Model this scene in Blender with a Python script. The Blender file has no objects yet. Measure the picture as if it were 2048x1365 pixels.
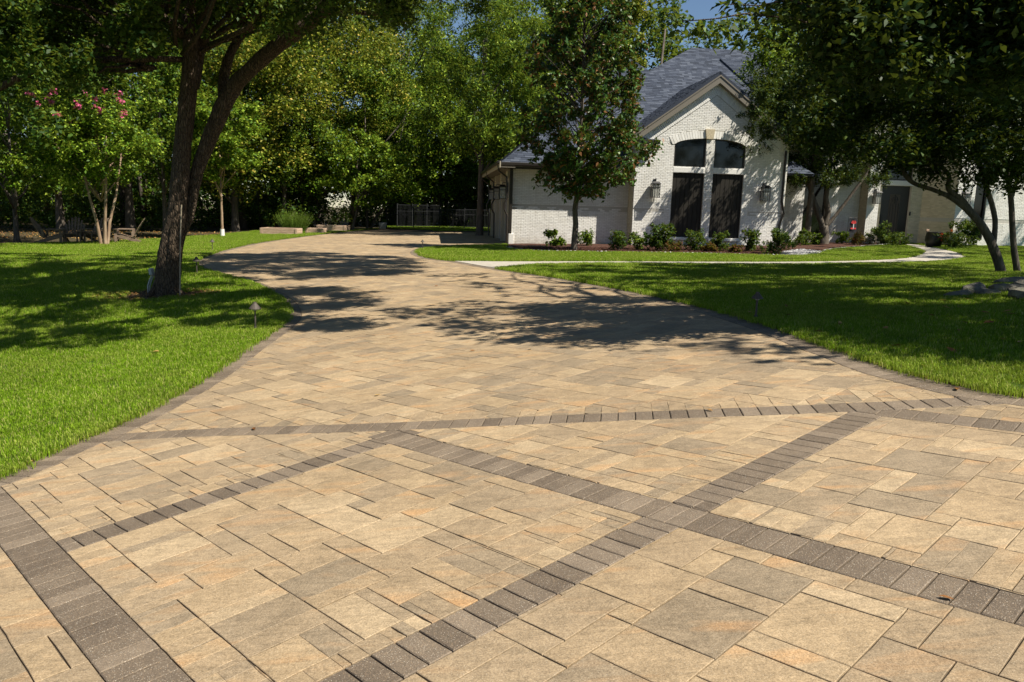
import bpy, bmesh, math, random
import numpy as np
from mathutils import Vector, Matrix, Quaternion
from mathutils.geometry import delaunay_2d_cdt

random.seed(7)
rng = np.random.default_rng(11)
scene = bpy.context.scene
R = math.radians

# ------------------------------------------------------------------ camera
W_, H_, F_ = 2048.0, 1365.0, 1550.0
CX, CY = W_ / 2, H_ / 2
EYE = Vector((0, 0, 1.55))
ROLL = 0.03
PITCH = math.atan(265.5 * math.cos(ROLL) / F_)
fwd = Vector((0, math.cos(PITCH), -math.sin(PITCH)))
up0 = Vector((0, math.sin(PITCH), math.cos(PITCH)))
rt = Vector((1, 0, 0)) * math.cos(ROLL) + up0 * math.sin(ROLL)
up = up0 * math.cos(ROLL) - Vector((1, 0, 0)) * math.sin(ROLL)
cam = bpy.data.cameras.new('camera')
cam.sensor_width = 36
cam.lens = F_ / W_ * 36
cam.clip_start = 0.05
cam.clip_end = 600
cam_o = bpy.data.objects.new('camera', cam)
scene.collection.objects.link(cam_o)
cam_o.matrix_world = Matrix.Translation(EYE) @ Matrix((rt, up, -fwd)).transposed().to_4x4()
scene.camera = cam_o

# ------------------------------------------------------------------ light
SUN = Vector((0.68, -0.33, 1.0)).normalized()          # direction towards the sun
SUN_EL = math.asin(SUN.z)
SUN_AZ = math.atan2(SUN.x, SUN.y)
world = bpy.data.worlds.new('World')
scene.world = world
world.use_nodes = True
wn = world.node_tree
wn.nodes.clear()
wo = wn.nodes.new('ShaderNodeOutputWorld')
wb = wn.nodes.new('ShaderNodeBackground')
ws = wn.nodes.new('ShaderNodeTexSky')
ws.sky_type = 'NISHITA'
ws.sun_disc = False
ws.sun_elevation = SUN_EL
ws.sun_rotation = SUN_AZ
ws.air_density = 1.0
ws.dust_density = 0.0
ws.ozone_density = 3.5
ws.altitude = 300
wb.inputs['Strength'].default_value = 0.052
wn.links.new(ws.outputs[0], wb.inputs[0])
wn.links.new(wb.outputs[0], wo.inputs[0])
sun = bpy.data.lights.new('sun', 'SUN')
sun.energy = 5.0
sun.angle = R(0.53)
sun.color = (1.0, 0.93, 0.80)
sun_o = bpy.data.objects.new('sun', sun)
scene.collection.objects.link(sun_o)
sun_o.location = (20, -10, 40)
sun_o.rotation_euler = SUN.to_track_quat('Z', 'Y').to_euler()
vs = scene.view_settings
vs.view_transform = 'Standard'
vs.look = 'None'
vs.gamma = 1
vs.use_curve_mapping = False
vs.exposure = 0.84
scene.cycles.max_bounces = 6
scene.cycles.transparent_max_bounces = 4

# ------------------------------------------------------------------ terrain and picking
def H(x, y):
    t = np.clip((np.asarray(y, float) - 6) / 16, 0, 1)
    s = t * t * (3 - 2 * t)
    return (0.11 - 0.088 * s) * 25 * np.tanh(np.asarray(x, float) / 25)

def h(x, y):
    return float(H(x, y))

def ray(px, py):
    d = fwd * F_ + rt * (px - CX) - up * (py - CY)
    return d / d.y

def gp(px, py):
    """ground point seen at a pixel of the 2048-wide photograph"""
    d = ray(px, py)
    t = np.concatenate([np.arange(0.3, 30, .01), np.arange(30, 140, .04)])
    z = EYE.z + d.z * t - H(d.x * t, t)
    i = int(np.argmax(z < 0))
    if z[i] >= 0:
        i = len(t) - 1
    tt = t[i]
    return Vector((d.x * tt, tt, h(d.x * tt, tt)))

def at(px, py, depth):
    """point at a pixel and a distance along +Y"""
    d = ray(px, py)
    return EYE + d * depth

def to_px(p):
    v = Vector(p) - EYE
    z = v.dot(fwd)
    return (CX + F_ * v.dot(rt) / z, CY - F_ * v.dot(up) / z, z)

# ------------------------------------------------------------------ object helpers
col = scene.collection

def tag(o, label=None, cat=None, group=None, kind=None):
    if label: o['label'] = label
    if cat: o['category'] = cat
    if group: o['group'] = group
    if kind: o['kind'] = kind
    return o

def empty(name, loc, rz=0.0, **k):
    o = bpy.data.objects.new(name, None)
    o.empty_display_size = 0.3
    col.objects.link(o)
    o.location = loc
    o.rotation_euler = (0, 0, rz)
    return tag(o, **k)

def link(name, me, parent=None, loc=None, **k):
    o = bpy.data.objects.new(name, me)
    col.objects.link(o)
    if parent is not None:
        o.parent = parent
    if loc is not None:
        o.location = loc
    return tag(o, **k)

def copy_tree(o, parent=None):
    c = o.copy()
    col.objects.link(c)
    if parent is not None:
        c.parent = parent
    for ch in [x for x in o.children]:
        copy_tree(ch, c)
    return c

class MB:
    """mesh builder collecting verts and faces"""
    def __init__(s):
        s.v = []; s.f = []; s.t = []
    def add(s, vs, fs, tint=None):
        n = len(s.v)
        s.v += [tuple(v) for v in vs]
        s.f += [tuple(i + n for i in f) for f in fs]
        t = random.random() if tint is None else tint
        s.t += [t] * len(fs)
        return s
    def box(s, c, d, rot=None, bev=0.0, tint=None):
        hx, hy, hz = d[0] / 2, d[1] / 2, d[2] / 2
        b = min(bev, hx * .9, hy * .9, hz * .9)
        pts = []
        if b > 0:
            # chamfered box: 24 verts
            for sx in (-1, 1):
                for sy in (-1, 1):
                    for sz in (-1, 1):
                        pts.append((sx * hx, sy * (hy - b), sz * (hz - b)))
                        pts.append((sx * (hx - b), sy * hy, sz * (hz - b)))
                        pts.append((sx * (hx - b), sy * (hy - b), sz * hz))
            def I(sx, sy, sz, k): return ((((sx > 0) * 2) + (sy > 0)) * 2 + (sz > 0)) * 3 + k
            fs = []
            for sg in (-1, 1):
                q = [I(sg, -1, -1, 0), I(sg, 1, -1, 0), I(sg, 1, 1, 0), I(sg, -1, 1, 0)]
                fs.append(q if sg > 0 else q[::-1])
                q = [I(-1, sg, -1, 1), I(1, sg, -1, 1), I(1, sg, 1, 1), I(-1, sg, 1, 1)]
                fs.append(q if sg < 0 else q[::-1])
                q = [I(-1, -1, sg, 2), I(1, -1, sg, 2), I(1, 1, sg, 2), I(-1, 1, sg, 2)]
                fs.append(q if sg > 0 else q[::-1])
            for a in (-1, 1):
                for c2 in (-1, 1):
                    fs.append([I(a, c2, -1, 0), I(a, c2, 1, 0), I(a, c2, 1, 1), I(a, c2, -1, 1)])
                    fs.append([I(a, -1, c2, 0), I(a, 1, c2, 0), I(a, 1, c2, 2), I(a, -1, c2, 2)])
                    fs.append([I(-1, a, c2, 1), I(1, a, c2, 1), I(1, a, c2, 2), I(-1, a, c2, 2)])
                    for e in (-1, 1):
                        fs.append([I(a, c2, e, 0), I(a, c2, e, 1), I(a, c2, e, 2)])
        else:
            for sx in (-1, 1):
                for sy in (-1, 1):
                    for sz in (-1, 1):
                        pts.append((sx * hx, sy * hy, sz * hz))
            fs = [(0, 1, 3, 2), (4, 6, 7, 5), (0, 4, 5, 1), (2, 3, 7, 6), (0, 2, 6, 4), (1, 5, 7, 3)]
        m = rot if rot is not None else Matrix.Identity(3)
        c = Vector(c)
        return s.add([m @ Vector(p) + c for p in pts], fs, tint)
    def tube(s, pts, rad, n=8, noise=0.0, cap=True, tint=None, seed=0):
        pts = [Vector(p) for p in pts]
        if not hasattr(rad, '__len__'): rad = [rad] * len(pts)
        rs = random.Random(seed)
        ref = Vector((0.31, 0.95, 0.1)).normalized()
        vs, fs = [], []
        for i, p in enumerate(pts):
            d = (pts[min(i + 1, len(pts) - 1)] - pts[max(i - 1, 0)])
            d = d.normalized() if d.length > 1e-9 else Vector((0, 0, 1))
            a = d.cross(ref)
            if a.length < 0.1: a = d.cross(Vector((1, 0, 0)))
            a.normalize(); b = d.cross(a).normalized()
            for k in range(n):
                an = 2 * math.pi * k / n
                r = rad[i] * (1 + noise * (rs.random() - .5) * 2)
                vs.append(p + a * math.cos(an) * r + b * math.sin(an) * r)
        for i in range(len(pts) - 1):
            for k in range(n):
                k2 = (k + 1) % n
                fs.append((i * n + k, i * n + k2, (i + 1) * n + k2, (i + 1) * n + k))
        if cap:
            fs.append(tuple(range(n))[::-1]); fs.append(tuple((len(pts) - 1) * n + k for k in range(n)))
        return s.add(vs, fs, tint)
    def lathe(s, prof, c=(0, 0, 0), n=16, tint=None):
        vs, fs = [], []
        for r, z in prof:
            for k in range(n):
                a = 2 * math.pi * k / n
                vs.append((c[0] + r * math.cos(a), c[1] + r * math.sin(a), c[2] + z))
        for i in range(len(prof) - 1):
            for k in range(n):
                k2 = (k + 1) % n
                fs.append((i * n + k, i * n + k2, (i + 1) * n + k2, (i + 1) * n + k))
        return s.add(vs, fs, tint)
    def prism(s, poly, thick, m=None, tint=None):
        """poly: list of (a,b); extruded along local z by thick; m: 4x4"""
        n = len(poly)
        vs = [Vector((p[0], p[1], 0)) for p in poly] + [Vector((p[0], p[1], thick)) for p in poly]
        if m is not None: vs = [m @ v for v in vs]
        fs = [tuple(range(n))[::-1], tuple(range(n, 2 * n))]
        for i in range(n):
            j = (i + 1) % n
            fs.append((i, j, n + j, n + i))
        return s.add(vs, fs, tint)
    def mesh(s, name, mat, smooth=False):
        me = bpy.data.meshes.new(name)
        me.from_pydata(s.v, [], s.f)
        if mat: me.materials.append(mat)
        a = me.attributes.new('tint', 'FLOAT', 'FACE')
        a.data.foreach_set('value', np.array(s.t, dtype=np.float32))
        if smooth: me.polygons.foreach_set('use_smooth', [True] * len(me.polygons))
        me.update()
        return me
    def build(s, name, mat, parent=None, loc=None, smooth=False, **k):
        return link(name, s.mesh(name, mat, smooth), parent, loc, **k)

def np_mesh(name, verts, quads, mat, tint=None, smooth=False):
    """fast mesh from numpy: verts (N,3), quads (M,4 or 3)"""
    me = bpy.data.meshes.new(name)
    M, k = quads.shape
    me.vertices.add(len(verts)); me.vertices.foreach_set('co', np.asarray(verts, dtype=np.float32).ravel())
    me.loops.add(M * k); me.loops.foreach_set('vertex_index', quads.astype(np.int32).ravel())
    me.polygons.add(M)
    me.polygons.foreach_set('loop_start', np.arange(0, M * k, k, dtype=np.int32))
    if mat: me.materials.append(mat)
    a = me.attributes.new('tint', 'FLOAT', 'FACE')
    a.data.foreach_set('value', np.asarray(tint if tint is not None else rng.random(M), dtype=np.float32))
    if smooth: me.polygons.foreach_set('use_smooth', np.ones(M, dtype=bool))
    me.update(calc_edges=True)
    return me

# ------------------------------------------------------------------ materials
class NT:
    def __init__(s, name):
        s.m = bpy.data.materials.new(name); s.m.use_nodes = True
        s.t = s.m.node_tree; s.t.nodes.clear()
        s.out = s.t.nodes.new('ShaderNodeOutputMaterial')
    def n(s, typ, ins=None, **attrs):
        nd = s.t.nodes.new('ShaderNode' + typ)
        for k, v in attrs.items(): setattr(nd, k, v)
        for k, v in (ins or {}).items():
            if isinstance(v, bpy.types.NodeSocket): s.t.links.new(v, nd.inputs[k])
            else: nd.inputs[k].default_value = v
        return nd
    def pos(s): return s.n('NewGeometry').outputs['Position']
    def obj(s): return s.n('TexCoord').outputs['Object']
    def noise(s, vec, scale, detail=4, rough=.55, dist=0.0):
        return s.n('TexNoise', {'Vector': vec, 'Scale': scale, 'Detail': detail, 'Roughness': rough, 'Distortion': dist}).outputs[0]
    def mapp(s, vec, scale=(1, 1, 1), rot=(0, 0, 0), loc=(0, 0, 0)):
        return s.n('Mapping', {'Vector': vec, 'Scale': scale, 'Rotation': rot, 'Location': loc}).outputs[0]
    def ramp(s, fac, stops, interp='LINEAR'):
        r = s.n('ValToRGB', {'Fac': fac}); e = r.color_ramp; e.interpolation = interp
        while len(e.elements) < len(stops): e.elements.new(.5)
        for el, (p, c) in zip(e.elements, stops):
            el.position = p; el.color = (*c, 1) if len(c) == 3 else c
        return r.outputs[0]
    def mix(s, f, a, b, mode='MIX'):
        nd = s.n('Mix', data_type='RGBA', blend_type=mode)
        for k, v in ((0, f), (6, a), (7, b)):
            if isinstance(v, bpy.types.NodeSocket): s.t.links.new(v, nd.inputs[k])
            elif k == 0: nd.inputs[k].default_value = v
            else: nd.inputs[k].default_value = (*v, 1) if len(v) == 3 else v
        return nd.outputs[2]
    def math(s, op, a, b=0.0, c=0.0):
        nd = s.n('Math', operation=op)
        for k, v in enumerate((a, b, c)):
            if isinstance(v, bpy.types.NodeSocket): s.t.links.new(v, nd.inputs[k])
            else: nd.inputs[k].default_value = v
        return nd.outputs[0]
    def attr(s, name='tint'):
        return s.n('Attribute', attribute_name=name, attribute_type='GEOMETRY').outputs['Fac']
    def bump(s, hgt, strength=.5, dist=.01):
        return s.n('Bump', {'Height': hgt, 'Strength': strength, 'Distance': dist}).outputs[0]
    def pbr(s, color, rough=.8, normal=None, spec=.3, metal=0.0, **k):
        ins = {'Base Color': color if isinstance(color, bpy.types.NodeSocket) else (*color, 1), 'Roughness': rough,
               'Specular IOR Level': spec, 'Metallic': metal}
        ins.update(k)
        b = s.n('BsdfPrincipled', ins)
        if normal is not None: s.t.links.new(normal, b.inputs['Normal'])
        s.t.links.new(b.outputs[0], s.out.inputs[0])
        return s.m

def leaf_mat(name, stops, rough=.5, trans=.24, spec=.16):
    t = NT(name)
    c = t.ramp(t.attr(), stops)
    c = t.mix(.35, c, t.ramp(t.noise(t.pos(), 0.9, 2), [(.3, (.35, .35, .35)), (.7, (1, 1, 1))]), 'MULTIPLY')
    if name == 'grass_blade':
        pt = t.noise(t.pos(), .55, 5, .7, .5)
        c = t.mix(t.ramp(pt, [(.48, (0, 0, 0)), (.72, (.55, .55, .55))]), c, (.33, .36, .07))
        c = t.mix(.6, c, t.ramp(t.noise(t.pos(), 5, 4, .7), [(.3, (.55, .6, .5)), (.65, (1.15, 1.1, 1.1))]), 'MULTIPLY')
    b = t.n('BsdfPrincipled', {'Base Color': c, 'Roughness': rough, 'Specular IOR Level': spec})
    c2 = t.mix(.6, c, (.35, .42, .04))
    tr = t.n('BsdfTranslucent', {'Color': c2})
    mx = t.n('MixShader', {0: trans, 1: b.outputs[0], 2: tr.outputs[0]})
    t.t.links.new(mx.outputs[0], t.out.inputs[0])
    return t.m

M = {}
def mk_mats():
    TH = R(43.5)
    # field pavers
    t = NT('paver_stone'); P = t.pos(); a = t.attr()
    off = t.n('Combine' + 'XYZ', {0: t.math('MULTIPLY', a, 37.0), 1: t.math('MULTIPLY', a, 91.0), 2: 0.0}).outputs[0]
    v = t.n('VectorMath', {0: P, 1: off}, operation='ADD').outputs[0]
    base = t.ramp(a, [(0, (.285, .225, .152)), (.2, (.335, .258, .168)), (.5, (.375, .282, .176)), (.78, (.415, .310, .188)), (1, (.46, .355, .225))])
    vs_ = t.mapp(v, (1, 7, 1), (0, 0, -TH))
    st = t.noise(vs_, 3.2, 8, .68, 1.2)
    c = t.mix(.6, base, t.ramp(st, [(.3, (.55, .54, .52)), (.5, (.92, .91, .90)), (.72, (1.15, 1.12, 1.08))]), 'MULTIPLY')
    bl = t.noise(v, 9, 6, .7, .6)
    c = t.mix(.55, c, t.ramp(bl, [(.34, (.66, .66, .66)), (.6, (1.1, 1.1, 1.1))]), 'MULTIPLY')
    og = t.noise(t.mapp(v, (1, 4, 1), (0, 0, -TH)), 1.7, 3, .5, .5)
    c = t.mix(t.ramp(og, [(.56, (0, 0, 0)), (.80, (.5, .5, .5))]), c, (.58, .30, .11))
    gr = t.noise(v, 140, 3, .7)
    c = t.mix(.7, c, t.ramp(gr, [(.3, (.40, .38, .36)), (.62, (1.18, 1.17, 1.16))]), 'MULTIPLY')
    gr2 = t.noise(v, 45, 4, .75)
    c = t.mix(.5, c, t.ramp(gr2, [(.3, (.6, .6, .6)), (.62, (1.12, 1.12, 1.12))]), 'MULTIPLY')
    sp = t.n('TexVoronoi', {'Vector': P, 'Scale': 150.0}).outputs['Distance']
    c = t.mix(t.ramp(sp, [(.11, (.6, .6, .6)), (.18, (0, 0, 0))]), c, (.75, .68, .55))
    big = t.noise(P, .7, 6, .65)
    c = t.mix(.6, c, t.ramp(big, [(.35, (.74, .73, .71)), (.6, (1.05, 1.05, 1.05))]), 'MULTIPLY')
    hb = t.math('ADD', t.math('MULTIPLY', st, .6), t.math('MULTIPLY', gr, .35))
    M['paver'] = t.pbr(c, .72, t.bump(hb, .55, .006), .35)
    # dark aggregate pavers
    t = NT('aggregate_paver'); P = t.pos(); a = t.attr()
    base = t.ramp(a, [(0, (.115, .087, .062)), (.5, (.155, .119, .085)), (1, (.20, .155, .112))])
    gr = t.noise(P, 160, 3, .75)
    c = t.mix(.75, base, t.ramp(gr, [(.3, (.45, .45, .45)), (.65, (1.35, 1.35, 1.35))]), 'MULTIPLY')
    vo = t.n('TexVoronoi', {'Vector': P, 'Scale': 150.0})
    spc = t.ramp(vo.outputs['Color'], [(.25, (.72, .66, .56)), (.5, (.50, .34, .19)), (.9, (.28, .22, .17))])
    c = t.mix(t.ramp(vo.outputs['Distance'], [(.16, (.6, .6, .6)), (.32, (0, 0, 0))]), c, spc)
    c = t.mix(.6, c, t.ramp(t.noise(P, 6, 5, .7), [(.3, (.7, .7, .7)), (.65, (1.15, 1.15, 1.12))]), 'MULTIPLY')
    M['agg'] = t.pbr(c, .7, t.bump(gr, .7, .004), .4)
    # joint sand
    t = NT('joint_sand'); c = t.mix(t.noise(t.pos(), 60, 4), (.055, .042, .028), (.13, .10, .068))
    M['sand'] = t.pbr(c, .95)
    # lawn soil / grass undercoat
    t = NT('turf'); P = t.pos()
    n1 = t.noise(P, 18, 6, .7); n2 = t.noise(P, .8, 4, .6); n3 = t.noise(P, 130, 3, .7)
    c = t.ramp(n1, [(.3, (.035, .075, .010)), (.5, (.075, .14, .016)), (.75, (.14, .20, .035))])
    c = t.mix(t.ramp(n2, [(.45, (0, 0, 0)), (.75, (.5, .5, .5))]), c, (.15, .19, .04))
    c = t.mix(.6, c, t.ramp(n3, [(.3, (.35, .35, .35)), (.65, (1.2, 1.2, 1.2))]), 'MULTIPLY')
    M['turf'] = t.pbr(c, .9, t.bump(t.math('ADD', n3, n1), .9, .03), .15)
    t = NT('soil'); P = t.pos()
    c = t.ramp(t.noise(P, 30, 5, .7), [(.3, (.035, .022, .012)), (.6, (.11, .07, .035)), (.8, (.22, .15, .07))])
    M['soil'] = t.pbr(c, .95, t.bump(t.noise(P, 80, 4), .8, .01))
    t = NT('woodland_floor'); P = t.pos()
    c = t.ramp(t.noise(P, 6, 8, .75), [(.3, (.02, .014, .008)), (.5, (.06, .042, .02)), (.62, (.05, .06, .02)), (.8, (.16, .11, .06))])
    M['floor'] = t.pbr(c, .95, t.bump(t.noise(P, 20, 5), .9, .05))
    t = NT('mulch'); P = t.pos()
    c = t.ramp(t.noise(t.mapp(P, (1, 2.5, 1)), 22, 6, .8), [(.3, (.02, .010, .007)), (.55, (.085, .035, .022)), (.8, (.20, .10, .06))])
    M['mulch'] = t.pbr(c, .95, t.bump(t.noise(P, 35, 5, .8), 1.0, .04))
    t = NT('walk_concrete'); P = t.pos()
    c = t.ramp(t.noise(P, 5, 8, .7), [(.3, (.30, .275, .235)), (.7, (.46, .42, .36))])
    M['walk'] = t.pbr(c, .85, t.bump(t.noise(P, 60, 4), .4, .005))
    # painted brick
    t = NT('painted_brick'); P = t.pos(); a = t.attr(); Po = t.obj()
    c = t.ramp(a, [(0, (.74, .73, .70)), (.5, (.80, .79, .76)), (1, (.85, .84, .81))])
    c = t.mix(.5, c, t.ramp(t.noise(P, 3, 5), [(.3, (.82, .80, .76)), (.7, (1.03, 1.03, 1.03))]), 'MULTIPLY')
    stk = t.noise(t.mapp(Po, (5, 5, .45)), 1.6, 5, .65)
    c = t.mix(t.ramp(stk, [(.52, (0, 0, 0)), (.78, (.40, .40, .40))]), c, (.42, .39, .32))
    zz_ = t.n('SeparateXYZ', {0: Po}).outputs[2]
    spl = t.math('ADD', zz_, t.math('MULTIPLY', t.noise(Po, 5, 5, .7), .9))
    c = t.mix(t.ramp(spl, [(.35, (.6, .6, .6)), (.85, (0, 0, 0))]), c, (.34, .29, .21))
    M['brick'] = t.pbr(c, .7, t.bump(t.noise(P, 70, 4, .7), .5, .004), .3)
    t = NT('painted_mortar'); c = t.mix(t.noise(t.pos(), 30, 4), (.42, .40, .355), (.58, .555, .50))
    M['mortar'] = t.pbr(c, .9)
    t = NT('shaded_brick'); P = t.pos(); a = t.attr()
    c = t.ramp(a, [(0, (.56, .50, .36)), (.5, (.64, .57, .42)), (1, (.70, .63, .48))])  # shaded copy of the white brick, warm bounced shade put into the colour
    M['brick_shaded'] = t.pbr(c, .75, t.bump(t.noise(P, 70, 4, .7), .5, .004), .3)
    t = NT('roof_shingle'); P = t.pos(); a = t.attr()
    c = t.ramp(a, [(0, (.026, .034, .052)), (.45, (.042, .053, .080)), (.75, (.056, .069, .098)), (1, (.082, .097, .13))])
    g = t.noise(P, 60, 4, .8)
    c = t.mix(.6, c, t.ramp(g, [(.3, (.6, .6, .6)), (.7, (1.2, 1.2, 1.2))]), 'MULTIPLY')
    M['shingle'] = t.pbr(c, .85, t.bump(g, .5, .006), .3)
    def plain(n, c, r=.5, s=.4, m=0.0, ns=40, amt=.25, bm=.15):
        t = NT(n); q = t.noise(t.pos(), ns, 5, .6)
        cc = t.mix(amt, c, t.ramp(q, [(.3, (.4, .4, .4)), (.7, (1.4, 1.4, 1.4))]), 'MULTIPLY')
        return t.pbr(cc, r, t.bump(q, bm, .004), s, m)
    M['trim'] = plain('taupe_trim', (.175, .155, .125), .55)
    M['panel'] = plain('brown_panel', (.024, .021, .017), .6, .2)
    M['bronze'] = plain('dark_bronze', (.020, .016, .013), .4, .5)
    M['black'] = plain('black_iron', (.012, .012, .013), .45, .5)
    M['iron'] = plain('fence_iron', (.020, .021, .024), .5, .35)
    M['white'] = plain('white_paint', (.72, .71, .68), .5)
    M['stone_trim'] = plain('limestone_trim', (.50, .43, .30), .8, .3, 0, 20, .4, .4)
    M['post'] = plain('tan_trim', (.40, .36, .28), .6)
    M['greypaint'] = plain('grey_conduit', (.38, .42, .42), .5, .4)
    M['alu'] = plain('aged_metal', (.075, .062, .050), .6, .3, 0)
    M['cord'] = plain('pale_rope', (.33, .28, .20), .9)
    t = NT('window_glass'); M['glass'] = t.pbr((.006, .007, .007), .06, None, .45)
    t = NT('lantern_glass'); M['lglass'] = t.pbr((.55, .55, .50), .15, None, .5, 0.0, **{'Alpha': .45})
    t = NT('bark'); P = t.obj()
    vv = t.mapp(P, (9, 9, 2.2))
    vo = t.n('TexVoronoi', {'Vector': vv, 'Scale': 3.2, 'Randomness': 1.0}, feature='DISTANCE_TO_EDGE').outputs[0]
    n_ = t.noise(vv, 2.5, 6, .7)
    c = t.ramp(n_, [(.3, (.045, .032, .022)), (.55, (.12, .088, .06)), (.8, (.23, .175, .12))])
    c = t.mix(t.ramp(vo, [(.0, (.85, .85, .85)), (.12, (0, 0, 0))]), c, (.022, .015, .010))
    hb = t.math('ADD', t.math('MULTIPLY', t.math('MINIMUM', vo, .25), 3.0), t.math('MULTIPLY', n_, .5))
    M['bark'] = t.pbr(c, .9, t.bump(hb, 1.0, .03), .2)
    t = NT('smooth_bark'); P = t.obj()
    c = t.ramp(t.noise(t.mapp(P, (3, 3, .8)), 3, 5, .6), [(.3, (.16, .10, .06)), (.55, (.30, .21, .14)), (.75, (.42, .33, .23))])
    M['smooth_bark'] = t.pbr(c, .7, t.bump(t.noise(P, 12, 4), .3, .01), .3)
    t = NT('grey_bark'); P = t.obj()
    c = t.ramp(t.noise(t.mapp(P, (5, 5, 1)), 3, 6, .7), [(.3, (.045, .038, .03)), (.6, (.13, .11, .09)), (.8, (.22, .195, .165))])
    M['grey_bark'] = t.pbr(c, .9, t.bump(t.noise(t.mapp(P, (12, 12, 2)), 3, 4), .8, .02), .2)
    def wood(n, c1, c2):
        t = NT(n); P = t.pos()
        q = t.noise(t.mapp(P, (1.2, 9, 14)), 3, 6, .65, .4)
        c = t.ramp(q, [(.3, c1), (.7, c2)])
        c = t.mix(.35, c, t.ramp(t.attr(), [(0, (.6, .58, .55)), (1, (1.15, 1.15, 1.15))]), 'MULTIPLY')
        return t.pbr(c, .85, t.bump(q, .5, .006), .2)
    M['bedwood'] = wood('weathered_timber', (.30, .19, .12), (.62, .47, .36))
    M['chairwood'] = wood('chair_timber', (.12, .085, .06), (.27, .20, .15))
    t = NT('rock'); P = t.pos()
    c = t.ramp(t.noise(P, 7, 8, .75), [(.3, (.06, .055, .045)), (.52, (.19, .175, .145)), (.62, (.12, .13, .07)), (.8, (.40, .37, .32))])
    M['rock'] = t.pbr(c, .85, t.bump(t.noise(P, 14, 7, .7), 1.0, .03), .3)
    t = NT('pebble'); c = t.ramp(t.attr(), [(0, (.10, .10, .11)), (.5, (.25, .25, .26)), (1, (.45, .44, .42))])
    M['pebble'] = t.pbr(c, .7)
    G = leaf_mat
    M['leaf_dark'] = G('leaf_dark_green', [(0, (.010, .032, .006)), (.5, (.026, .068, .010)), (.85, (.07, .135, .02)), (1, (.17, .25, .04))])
    M['leaf_mid'] = G('leaf_mid_green', [(0, (.010, .034, .005)), (.42, (.040, .098, .010)), (.75, (.13, .23, .018)), (1, (.36, .46, .05))])  # wide ramp: dark and bright ends imitate shaded leaves and sun glints
    M['leaf_shaded'] = G('leaf_shaded_green', [(0, (.008, .024, .005)), (.6, (.020, .050, .009)), (.92, (.05, .09, .014)), (1, (.10, .16, .025))], .5, .12)  # near-black leaf colour paints in the shade of the backlit canopy
    M['leaf_lime'] = G('leaf_lime_green', [(0, (.022, .06, .006)), (.45, (.085, .175, .011)), (.78, (.21, .33, .024)), (1, (.42, .52, .06))])
    M['leaf_yellow'] = G('leaf_yellow_green', [(0, (.018, .045, .005)), (.45, (.075, .125, .011)), (.75, (.26, .31, .03)), (1, (.55, .42, .08))])
    M['leaf_magnolia'] = G('leaf_magnolia', [(0, (.025, .07, .014)), (.55, (.06, .13, .022)), (.78, (.11, .18, .03)), (.82, (.13, .06, .02)), (1, (.22, .10, .035))], .42, .10, .25)
    M['leaf_grass'] = G('grass_blade', [(0, (.07, .15, .004)), (.4, (.160, .300, .008)), (.8, (.26, .44, .018)), (.92, (.40, .48, .07)), (1, (.60, .54, .24))], .6, .32, .12)
    M['leaf_rosemary'] = G('leaf_rosemary', [(0, (.09, .17, .02)), (1, (.22, .33, .06))])
    M['leaf_dry'] = G('dry_leaf', [(0, (.16, .06, .02)), (.5, (.34, .16, .05)), (1, (.50, .33, .12))], .7, .1)
    M['leaf_red'] = G('leaf_reddish', [(0, (.05, .07, .015)), (.5, (.12, .06, .02)), (1, (.25, .07, .03))])
    M['flower_pink'] = G('flower_pink', [(0, (.62, .06, .22)), (1, (.85, .20, .40))], .6, .3)
    M['flower_red'] = G('flower_red', [(0, (.55, .02, .01)), (1, (.80, .07, .02))], .6, .3)
    M['flag_red'] = plain('flag_red', (.60, .05, .05), .8)
    M['flag_white'] = plain('flag_white', (.6, .6, .6), .8)
    M['flag_black'] = plain('flag_black', (.015, .015, .018), .85)
mk_mats()
# ------------------------------------------------------------------ polygons on the ground
def in_poly(P, poly):
    P = np.asarray(P, float); x, y = P[:, 0], P[:, 1]
    ins = np.zeros(len(P), bool); n = len(poly)
    for i in range(n):
        x1, y1 = poly[i][0], poly[i][1]; x2, y2 = poly[(i + 1) % n][0], poly[(i + 1) % n][1]
        if y1 == y2: continue
        c = ((y1 > y) != (y2 > y)) & (x < (x2 - x1) * (y - y1) / (y2 - y1) + x1)
        ins ^= c
    return ins

def resample(pts, step):
    out = [Vector(pts[0][:2])]
    for a, b in zip(pts[:-1], pts[1:]):
        a, b = Vector(a[:2]), Vector(b[:2]); n = max(1, int((b - a).length / step))
        for i in range(1, n + 1): out.append(a.lerp(b, i / n))
    return out

def smooth_line(pts, it=2):
    pts = [Vector(p[:2]) for p in pts]
    for _ in range(it):
        q = [pts[0]]
        for a, b in zip(pts[:-1], pts[1:]):
            q.append(a.lerp(b, .25)); q.append(a.lerp(b, .75))
        q.append(pts[-1]); pts = q
    return pts

def arc_resample(pts, step):
    pts = [Vector(p[:2]) for p in pts]
    L = [0]
    for a, b in zip(pts[:-1], pts[1:]): L.append(L[-1] + (b - a).length)
    n = max(1, round(L[-1] / step)); out = []; j = 0
    for i in range(n + 1):
        s = L[-1] * i / n
        while j < len(L) - 2 and L[j + 1] < s: j += 1
        seg = L[j + 1] - L[j]
        out.append(pts[j].lerp(pts[j + 1], 0 if seg < 1e-9 else (s - L[j]) / seg))
    return out

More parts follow.
